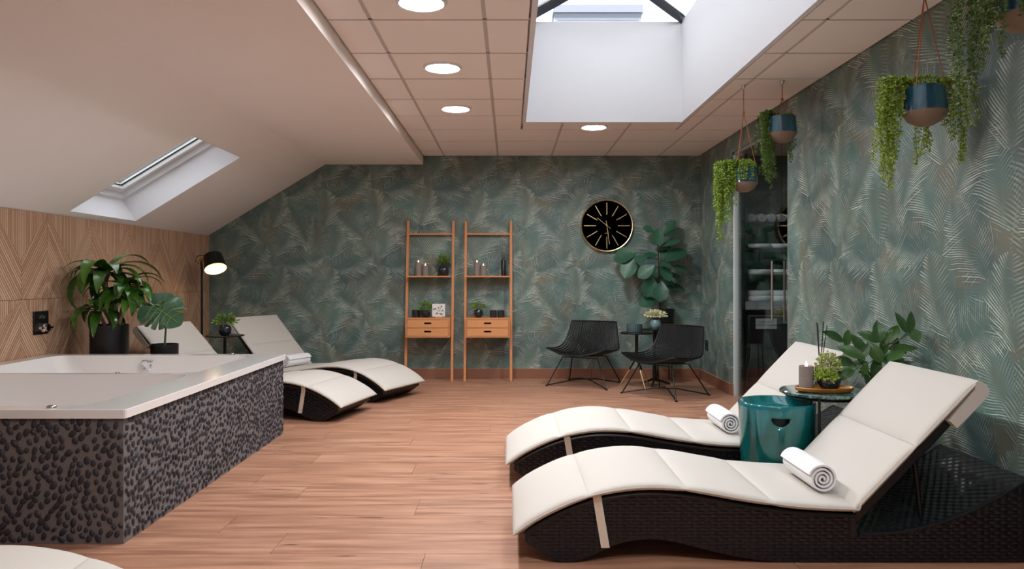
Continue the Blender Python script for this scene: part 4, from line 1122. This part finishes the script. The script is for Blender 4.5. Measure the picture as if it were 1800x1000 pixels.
# monstera
mo = thing('monstera', 'monstera with one split leaf in a black pot behind the tub', 'plant', (-2.64, 5.83, 0))
MB().lathe([(0, 0), (.09, 0), (.094, .01), (.1, .625), (.093, .625), (.092, .59), (0, .585)], 32).build('pot', 'pot_black', mo); soil(mo, .09, .592)
def monstera_mesh():
    m = MB(); N = 240; ring = 5; pts = []
    for k in range(N):
        a = -math.pi + 2 * math.pi * (k + .5) / N                 # 0 = tip
        r = .44 * (1 + .16 * math.exp(-(a / .35) ** 2) + .10 * math.exp(-((abs(a) - 2.3) / .5) ** 2))
        r *= 1 - .55 * math.exp(-((abs(a) - math.pi) / .16) ** 2)
        for cpos, dep in ((.62, .42), (1.0, .5), (1.36, .52), (1.74, .48)):
            r *= 1 - dep * math.exp(-((abs(a) - cpos) / .04) ** 2)
        pts.append((a, r))
    cx = .42
    m.v.append((cx, 0, .0))
    for i in range(1, ring + 1):
        for (a, r) in pts:
            q = i / ring; x = cx + math.cos(a) * r * q; y = math.sin(a) * r * q
            z = -.22 * y * y - .25 * max(0, x - .3) ** 2 + .02 * math.cos(a * 9) * q * abs(math.sin(a))
            m.v.append((x, y, z + .03 * min(1, abs(y) * 4)))
    for k in range(N): m.f.append((0, 1 + k, 1 + (k + 1) % N))
    for i in range(ring - 1):
        for k in range(N): m.f.append((1 + i * N + k, 1 + (i + 1) * N + k, 1 + (i + 1) * N + (k + 1) % N, 1 + i * N + (k + 1) % N))
    return m.leafmesh('leaf', 'leaf_monstera')
mm = monstera_mesh()
for (c, d, nh, s_) in ((Vector((-.03, -.08, .905)), Vector((.80, -.25, -.42)), Vector((.05, -.80, .62)), .36), (Vector((-.06, .02, .965)), Vector((.55, .35, .05)), Vector((0, -.45, .9)), .28), (Vector((.0, .06, .93)), Vector((.5, .5, -.1)), Vector((0, -.5, .9)), .22)):
    base = c - d.normalized() * s_ * .25
    lf = link('leaf', mm, mo); lf.matrix_local = orient(base, d, nh) @ Matrix.Diagonal((s_, s_, s_, 1))
    rb = MB(); zz = lambda x, y: -.22 * y * y - .25 * max(0, x - .3) ** 2 + .03 * min(1, abs(y) * 4) + .012
    rb.tube([(x / 20, 0, zz(x / 20, 0)) for x in range(3, 18)], .008, 5)
    for k in range(5):
        for sg in (-1, 1): rb.tube([(.18 + k * .12 + q * .09, sg * q * (.30 - .02 * k), zz(.18 + k * .12 + q * .09, q * .3)) for q in (0, .35, .7, 1)], .004, 4)
    rb.build('leaf_rib', 'leaf_green', lf)
    MB().tube([(0, 0, .59), (.01, .0, .74), tuple((base + Vector((0, .03, -.04)))), tuple(base + d.normalized() * .03)], [.008, .007, .005, .004], 7).build('stalk', 'stem', mo)
# little table between the far loungers
t3 = thing('side_table', 'black round side table between the two far left loungers', 'table', (-2.69, 7.2, 0))
MB().lathe([(0, .576), (.172, .576), (.177, .582), (.177, .586), (.17, .588), (0, .584)], 40).build('table_top', 'black_metal', t3)
MB().tube([(0, 0, .015), (0, 0, .576)], .014, 12).build('post', 'black_metal', t3); MB().lathe([(0, .001), (.09, .001), (.09, .010), (.02, .02), (0, .02)], 30).build('base', 'black_metal', t3)
small_plant('potted_plant', 'little green plant in a dark pot on the table between far loungers', (-2.69, 7.2, .5855), 'ball', .062, .095, 'ceramic_dark', 'leaf_green', .085, 170, .045, .018, 41, up=.05, sx=1.25, sz_=.6)

# ================================================================== right side group
st = thing('ceramic_stool', 'glossy teal drum stool with a crescent grip hole', 'stool', (1.365, 3.9, 0))
def stool_mesh():
    m = MB(); N = 256; H = .505
    prof = [(.150, 0.002), (.158, .012), (.166, .06), (.175, .16), (.181, .27), (.184, .33), (.1855, .38), (.1862, .404)] + [(.1862 + .0008 * q / 10, .404 + .004 * q) for q in range(1, 11)] + [(.188, .46), (.1885, .475), (.190, .495), (.188, .503), (.182, .505), (.176, .5), (.165, .472), (.12, .458), (0, .452)]
    for (r, z) in prof:
        for k in range(N): a = 2 * math.pi * k / N; m.v.append((r * math.cos(a), r * math.sin(a), z))
    a0 = R(-103)                                          # grip hole towards the viewer
    for i in range(len(prof) - 1):
        for k in range(N):
            ac = 2 * math.pi * (k + .5) / N; da = (ac - a0 + math.pi) % (2 * math.pi) - math.pi; zc = (prof[i][1] + prof[i + 1][1]) / 2
            x = da * .187
            if .404 < zc < .444 and prof[i][0] > .18:
                if (x / .045) ** 2 + ((zc - .444) / .040) ** 2 < 1: continue
            m.f.append((i * N + k, i * N + (k + 1) % N, (i + 1) * N + (k + 1) % N, (i + 1) * N + k))
    return m
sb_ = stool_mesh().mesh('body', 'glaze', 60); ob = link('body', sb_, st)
sm = ob.modifiers.new('shell', 'SOLIDIFY'); sm.thickness = .010; sm.offset = -1
MB().lathe([(.12, .02), (.14, .2), (.155, .40), (.15, .44)], 40).build('shade_liner', 'pot_black', st)  # black liner added behind the grip hole in place of inner shade

tb = thing('marble_table', 'round green marble side table between the right loungers', 'table', (1.604, 3.9, 0))
MB().lathe([(0, .541), (.205, .541), (.213, .546), (.213, .556), (.208, .560), (0, .560)], 56).build('table_top', 'marble', tb)
for (lx, ly) in ((-.087, -.165), (-.100, .165), (.175, .02)): MB().tube([(lx, ly, .541), (lx, ly, .004)], .007, 8).build('leg', 'black_metal', tb)
MB().tube([(.18 * math.cos(R(a)), .18 * math.sin(R(a)), .531) for a in range(0, 360, 12)], .007, 6, closed=True).build('ring', 'black_metal', tb)
tz = .5605
ty = thing('oval_tray', 'golden brown oval tray on the marble table', 'tray', (1.585, 3.84, tz))
MB().lathe([(0, .0), (.85, 0), (.96, .008), (1.0, .022), (.97, .025), (.90, .012), (.8, .007), (0, .006)], 48, sx=.148, sy=.085).build('dish', 'tray', ty)
candle(0, .122, .036, 'grey candle standing on the golden oval tray', (1.494, 3.84, tz + .0065), None)
sp_ = thing('succulent_bowl', 'dark bowl of yellow green succulents on the golden tray', 'plant', (1.605, 3.84, tz + .0065))
MB().lathe(pot_profile('bowl', .06, .068), 32).build('pot', 'ceramic_dark', sp_)
bush(sp_, (0, 0, .125), .058, 620, .014, .012, 'succulent', 51, 'bud_cluster', .2, 1, 1.15)
bush(sp_, (-.025, -.02, .075), .055, 420, .022, .009, 'leaf_lime', 52, 'low_foliage', .1, 1.1, .6)
d2 = thing('reed_diffuser', 'black reed diffuser behind the succulent bowl', 'diffuser', (1.625, 3.99, tz))
MB().lathe([(0, 0), (.028, 0), (.028, .1), (.022, .106), (.01, .108), (.01, .118), (0, .118)], 22).build('bottle', 'pot_black', d2)
for k, (dx, dy, h) in enumerate(((-.018, 0, .34), (-.004, .02, .335), (.012, -.01, .345), (.04, .01, .325), (.03, .03, .34))): MB().tube([(0, 0, .06), (dx, dy, h)], .0022, 5).build('reed', 'reed', d2)

rp = thing('rubber_plant', 'glossy broad leaved plant against the papered wall behind loungers', 'plant', (1.93, 3.93, 0))
MB().lathe([(0, 0), (.10, 0), (.105, .01), (.12, .5), (.112, .5), (.11, .47), (0, .465)], 32).build('pot', 'ceramic_dark', rp); soil(rp, .108, .472)
rm = [leaf_data(1, w_, oval, .12, cv, wave=.006).leafmesh('leaf', 'leaf_ficus') for w_, cv in ((.46, .15), (.54, .25), (.40, .05))]
r_ = random.Random(77); o0 = Vector((1.93, 3.93, 0))
RL = [(850, 140, 130, 150), (930, 150, 110, 65), (1000, 190, 120, 110), (955, 235, 150, 150), (1065, 140, 120, 145), (1120, 112, 120, 95), (1168, 150, 100, 70), (1258, 60, 130, 110), (1312, 58, 130, 75), (1352, 135, 160, 345), (1265, 215, 150, 5), (1285, 170, 110, 30), (1350, 280, 170, 350),
      (895, 325, 120, 190), (985, 322, 130, 200), (1035, 348, 90, 260), (1052, 412, 110, 290), (900, 290, 130, 165), (1030, 235, 110, 60), (1100, 240, 130, 120), (1150, 210, 120, 60), (1225, 255, 130, 30), (1185, 290, 120, 350), (905, 375, 140, 200), (1100, 330, 120, 250), (1280, 320, 150, 340), (1380, 220, 120, 10), (1210, 120, 110, 60), (1240, 350, 130, 320), (1150, 390, 110, 280)]
stems = [Vector((1000, 300, 0)), Vector((1130, 260, 0)), Vector((1240, 190, 0)), Vector((1040, 360, 0))]
for k, s_ in enumerate(stems):
    e_ = at(1220 + s_.x * .29, 550 + s_.y * .29, 3.9) - o0; e_.y = (k - 1.5) * .04
    MB().tube([(0, 0, .465), (e_.x * .4, e_.y * .5, .6), (e_.x, e_.y, e_.z)], [.009, .007, .004], 7).build('stem', 'stem', rp)
for (zx, zy, Lp, ang) in RL:
    Yc = 3.93 + r_.uniform(-.13, .13); c = at(1220 + zx * .29, 550 + zy * .29, Yc) - o0
    Lm = Lp * .29 * Yc / F * 1.12; a = R(ang); d = Vector((math.cos(a), r_.uniform(-.4, .4), math.sin(a))).normalized()
    if o0.x + c.x + d.x * Lm * .5 > 2.10: d.x = -abs(d.x) * .2; d.y -= .5; c.x = min(c.x, .12); d.normalize()
    base = c - d * Lm * .5; nh = Vector((r_.uniform(-.5, .3), -.7, .7))
    M = orient(base, d, nh) @ Matrix.Diagonal((Lm, Lm, Lm, 1)); lf = link('leaf', r_.choice(rm), rp); lf.matrix_local = M
    near = min(stems, key=lambda q: (q.x - zx) ** 2 + (q.y - zy) ** 2); e_ = at(1220 + near.x * .29, 550 + near.y * .29, 3.9) - o0; e_.y = (stems.index(near) - 1.5) * .04
    MB().tube([e_, base], .0025, 5).build('petiole', 'stem', lf).matrix_local = M.inverted()

# ================================================================== hanging planters
def planter(label, x, y, zb, strands, mat, knot, seed, bushy=True, mat2=None):
    t_ = thing('hanging_planter', label, 'planter', (x, y, zb), group='teal hanging planters with trailing plants')
    Rr, H = .098, .178
    MB().lathe([(0, 0), (.035, .003), (.07, .022), (.098, .062), (.0985, .066)], 40).build('clay_base', 'terracotta', t_)
    pt_ = MB().lathe([(.0985, .064), (.097, .085), (.088, H), (.080, H), (.083, .12), (.08, .1)], 40).build('pot', 'petrol', t_)
    soil(t_, .082, H - .03)
    zt = ZC - zb
    for k in range(3):
        a = R(100 + 120 * k); e_ = Vector((.088 * math.cos(a), .088 * math.sin(a), H - .012))
        MB().tube([e_, (0, 0, knot)], .0028, 6).build('cord', 'leather', t_)
    MB().tube([(0, 0, knot - .004), (0, 0, zt - .002)], .0028, 6).build('hanging_cord', 'leather', t_)
    MB().lathe([(0, -.012), (.008, -.006), (.008, .008), (0, .012)], 10, (0, 0, knot)).build('knot', 'leather', t_)
    MB().lathe([(0, -.03), (.006, -.028), (.012, -.008), (.02, -.002), (.02, 0), (0, 0)], 14, (0, 0, zt)).build('ceiling_hook', 'steel', t_)
    r_ = random.Random(seed); m = MB(); sm_ = MB()
    for (az, reach, length, count, spread) in strands:
        for c in range(count):
            a = R(az + r_.uniform(-spread, spread)); rch = reach * r_.uniform(.75, 1.25); ln = length * r_.uniform(.55, 1.08)
            p = Vector((math.cos(a) * .05, math.sin(a) * .05, H - .01)); pts = [p.copy()]
            q = Vector((math.cos(a), math.sin(a), 0)); N = max(6, int(ln / .018))
            arc = min(6, N)
            for k in range(N + arc):
                if k < arc:
                    f = (k + 1) / arc; p = Vector((0, 0, H)) + q * (.05 + (rch - .05) * f) + Vector((0, 0, .035 * math.sin(math.pi * f * .8)))
                else: p = p + Vector((r_.uniform(-.006, .006), r_.uniform(-.006, .006), -.018))
                pts.append(p.copy())
            sm_.tube(pts, .0011, 4, cap=False)
            for k, pp in enumerate(pts[2:]):
                dens = 8
                for _ in range(dens):
                    d = rnd_dir(r_, -.15); leaflet(m, pp + d * .004, d, r_.uniform(.010, .019), r_.uniform(.007, .012), r_)
    if bushy:
        for _ in range(420):
            d = rnd_dir(r_, .2); p = Vector((d.x * .075, d.y * .075, H + .002 + d.z * .04)); leaflet(m, p, d, .018, .011, r_)
    me = m.leafmesh('trailing_foliage', mat); o = link('trailing_foliage', me, t_); o['kind'] = 'stuff'
    o = sm_.build('trailing_stems', 'stem', t_); o['kind'] = 'stuff'
    return t_
planter('large teal hanging planter over the nearest lounger, clay bottom showing fully', (1625 - CX) * 3.5 / F, 3.5, EYE + 264 * 3.5 / F,
        [(180, .16, .40, 10, 14), (172, .13, .2, 9, 25), (186, .185, .46, 6, 9), (-20, .14, .26, 4, 20), (10, .17, .34, 4, 15), (60, .1, .38, 4, 30)], 'leaf_lime', .60, 61)
planter('teal hanging planter closest to the viewer, cut by the top right corner', (1800 - CX) * 2.85 / F, 2.85, EYE + 430 * 2.85 / F,
        [(190, .17, .30, 9, 18), (172, .20, .52, 7, 8), (215, .14, .18, 5, 15), (300, .12, .20, 5, 25), (-10, .13, .3, 4, 25)], 'leaf_olive', .42, 62, True)
planter('teal hanging planter close to the ceiling above the glass door', (1375 - CX) * 5.26 / F, 5.26, EYE + 235 * 5.26 / F,
        [(172, .125, .36, 12, 16), (150, .12, .44, 8, 25), (110, .12, .46, 8, 35), (40, .125, .3, 4, 20)], 'leaf_green', .30, 63, False)
planter('lowest teal hanging planter, almost hidden by bright trailing leaves', (1307 - CX) * 5.38 / F, 5.38, EYE + 148 * 5.38 / F,
        [(180, .155, .40, 15, 14), (205, .125, .28, 12, 25), (195, .195, .56, 8, 9), (250, .10, .10, 9, 35), (165, .18, .3, 8, 15)], 'leaf_lime', .56, 64)

# ================================================================== closet contents
su = thing('towel_shelf', 'dark shelf unit holding towels behind the closet glass', 'shelf', (0, 0, 0))
SX0, SX1, SF, SB = CX0 + .01, 2.95, 7.25, 7.735
for x in (SX0, SX1 - .02): MB().box(x, x + .02, SF, SB, .82, 2.1).build('side_panel', 'closet_dark', su)
SZ = [.902, 1.156, 1.41, 1.66]
for z in SZ[1:] + [2.1]: MB().box(SX0 + .02, SX1 - .02, SF, SB, z - .02, z).build('shelf_board', 'closet_dark', su)
MB().box(SX0, SX1, SF - .004, SB, .825, .902).build('bottom_board', 'board_grey', su)
for x in (SX0, SX1 - .04): MB().box(x, x + .04, SB - .06, SB, .001, .825).build('leg', 'closet_dark', su)
MB().box(SX0 + .02, SX1 - .02, SB - .01, SB, .902, 2.1).build('back_panel', 'closet_dark', su)
rs = towel_roll_mesh(.046, .34, 3.2, 'towel_dim')
for k in range(6): tag(link('towel_roll', rs, None, (SX0 + .02 + .051 + .0955 * k, 7.45, 1.6605 + .044), (0, 0, 0)), ['rolled towel at the left end of the closet top row', 'second rolled towel from the left in the closet top row', 'middle rolled towel of the closet top row', 'fourth rolled towel from the left in the closet top row', 'fifth rolled towel from the left in the closet top row', 'rolled towel in the closet row hidden past the door handle'][k], 'towel', 'rolled towels in the closet')
def folded(w_, d_, h_):
    m = MB(); prof = []
    for (y, z) in ((d_, 0), (.012, 0), (.003, h_ * .2), (0, h_ * .5), (.003, h_ * .8), (.012, h_), (d_, h_)): prof.append((y, z))
    n = len(prof)
    for x in (0, .006, w_ - .006, w_):
        sc = .8 if x in (0, w_) else 1
        for (y, z) in prof: m.v.append((x, y + (.006 if sc < 1 else 0), h_ / 2 + (z - h_ / 2) * sc))
    for i in range(3):
        for k in range(n): m.f.append((i * n + k, i * n + (k + 1) % n, (i + 1) * n + (k + 1) % n, (i + 1) * n + k))
    m.f += [tuple(range(n)), tuple(3 * n + k for k in reversed(range(n)))]
    return m.mesh('folded_towel', 'towel_dim', 60)
fm = folded(.225, .34, .044); ft = folded(.225, .34, .052)
names = {SZ[2]: 'closet shelf below the rolled towels', SZ[1]: 'closet shelf behind the top of the handle', SZ[0]: 'grey bottom board of the closet shelf'}
for z, cnt, me, h_ in ((SZ[2], 1, fm, .0445), (SZ[1], 1, ft, .0525), (SZ[0], 2, ft, .0525)):
    for c_ in range(2):
        for k in range(cnt):
            lay = '' if cnt == 1 else ('lower ' if k == 0 else 'upper ')
            tag(link('folded_towel', me, None, (SX0 + .03 + .24 * c_, SF + .02 + .012 * k, z + .0005 + k * h_)), lay + 'folded towel, ' + ('left' if c_ == 0 else 'right') + ' stack on the ' + names[z], 'towel', 'folded towels in the closet')
hp = thing('laundry_hamper', 'black used towel hamper on thin legs inside the closet', 'hamper', (2.45, 7.4, 0))
MB().box(-.17, .17, -.12, .12, .46, .77).build('bin', 'closet_dark', hp, bevel=.012)
MB().tube([(-.17, -.125, .765), (.17, -.125, .765)], .004, 6).build('front_rail', 'board_grey', hp)
for sx in (-1, 1):
    for sy in (-1, 1): MB().tube([(sx * .12, sy * .08, .46), (sx * .2, sy * .12, .004)], .010, 8).build('leg', 'closet_dark', hp)
def text_mesh(s_, size):
    cu = bpy.data.curves.new('lettering', 'FONT'); cu.body = s_; cu.size = size; cu.align_x = 'CENTER'; cu.extrude = .0004; cu.space_character = 1.15; cu.space_line = 1.15
    o = bpy.data.objects.new('tmp', cu); col.objects.link(o); bpy.context.view_layer.update()
    me = bpy.data.meshes.new_from_object(o.evaluated_get(bpy.context.evaluated_depsgraph_get())); bpy.data.objects.remove(o); me.materials.append(MAT['ink']); return me
sg = thing('sign', 'small grey sign lettered GEBRUIKTE HANDDOEKEN on the hamper', 'sign', (2.447, 7.2745, .69))
MB().box(-.1, .1, -.003, .003, -.05, .05).build('plate', 'sign', sg)
link('lettering', text_mesh('GEBRUIKTE\nHANDDOEKEN', .026), sg, (0, -.0035, .008), (R(90), 0, 0))
# wall sockets
sk_ = thing('wall_socket', 'black socket on the papered wall beside the wire chair', 'socket', (XR, 8.22, .40))
MB().box(-.01, 0, -.05, .05, -.055, .055).build('plate', 'socket', sk_, bevel=.004)
MB().lathe([(0, 0), (.02, 0), (.02, .004), (0, .002)], 20, (-.0101, 0, 0), Matrix.Rotation(R(-90), 4, 'Y')).build('outlet', 'pot_black', sk_)
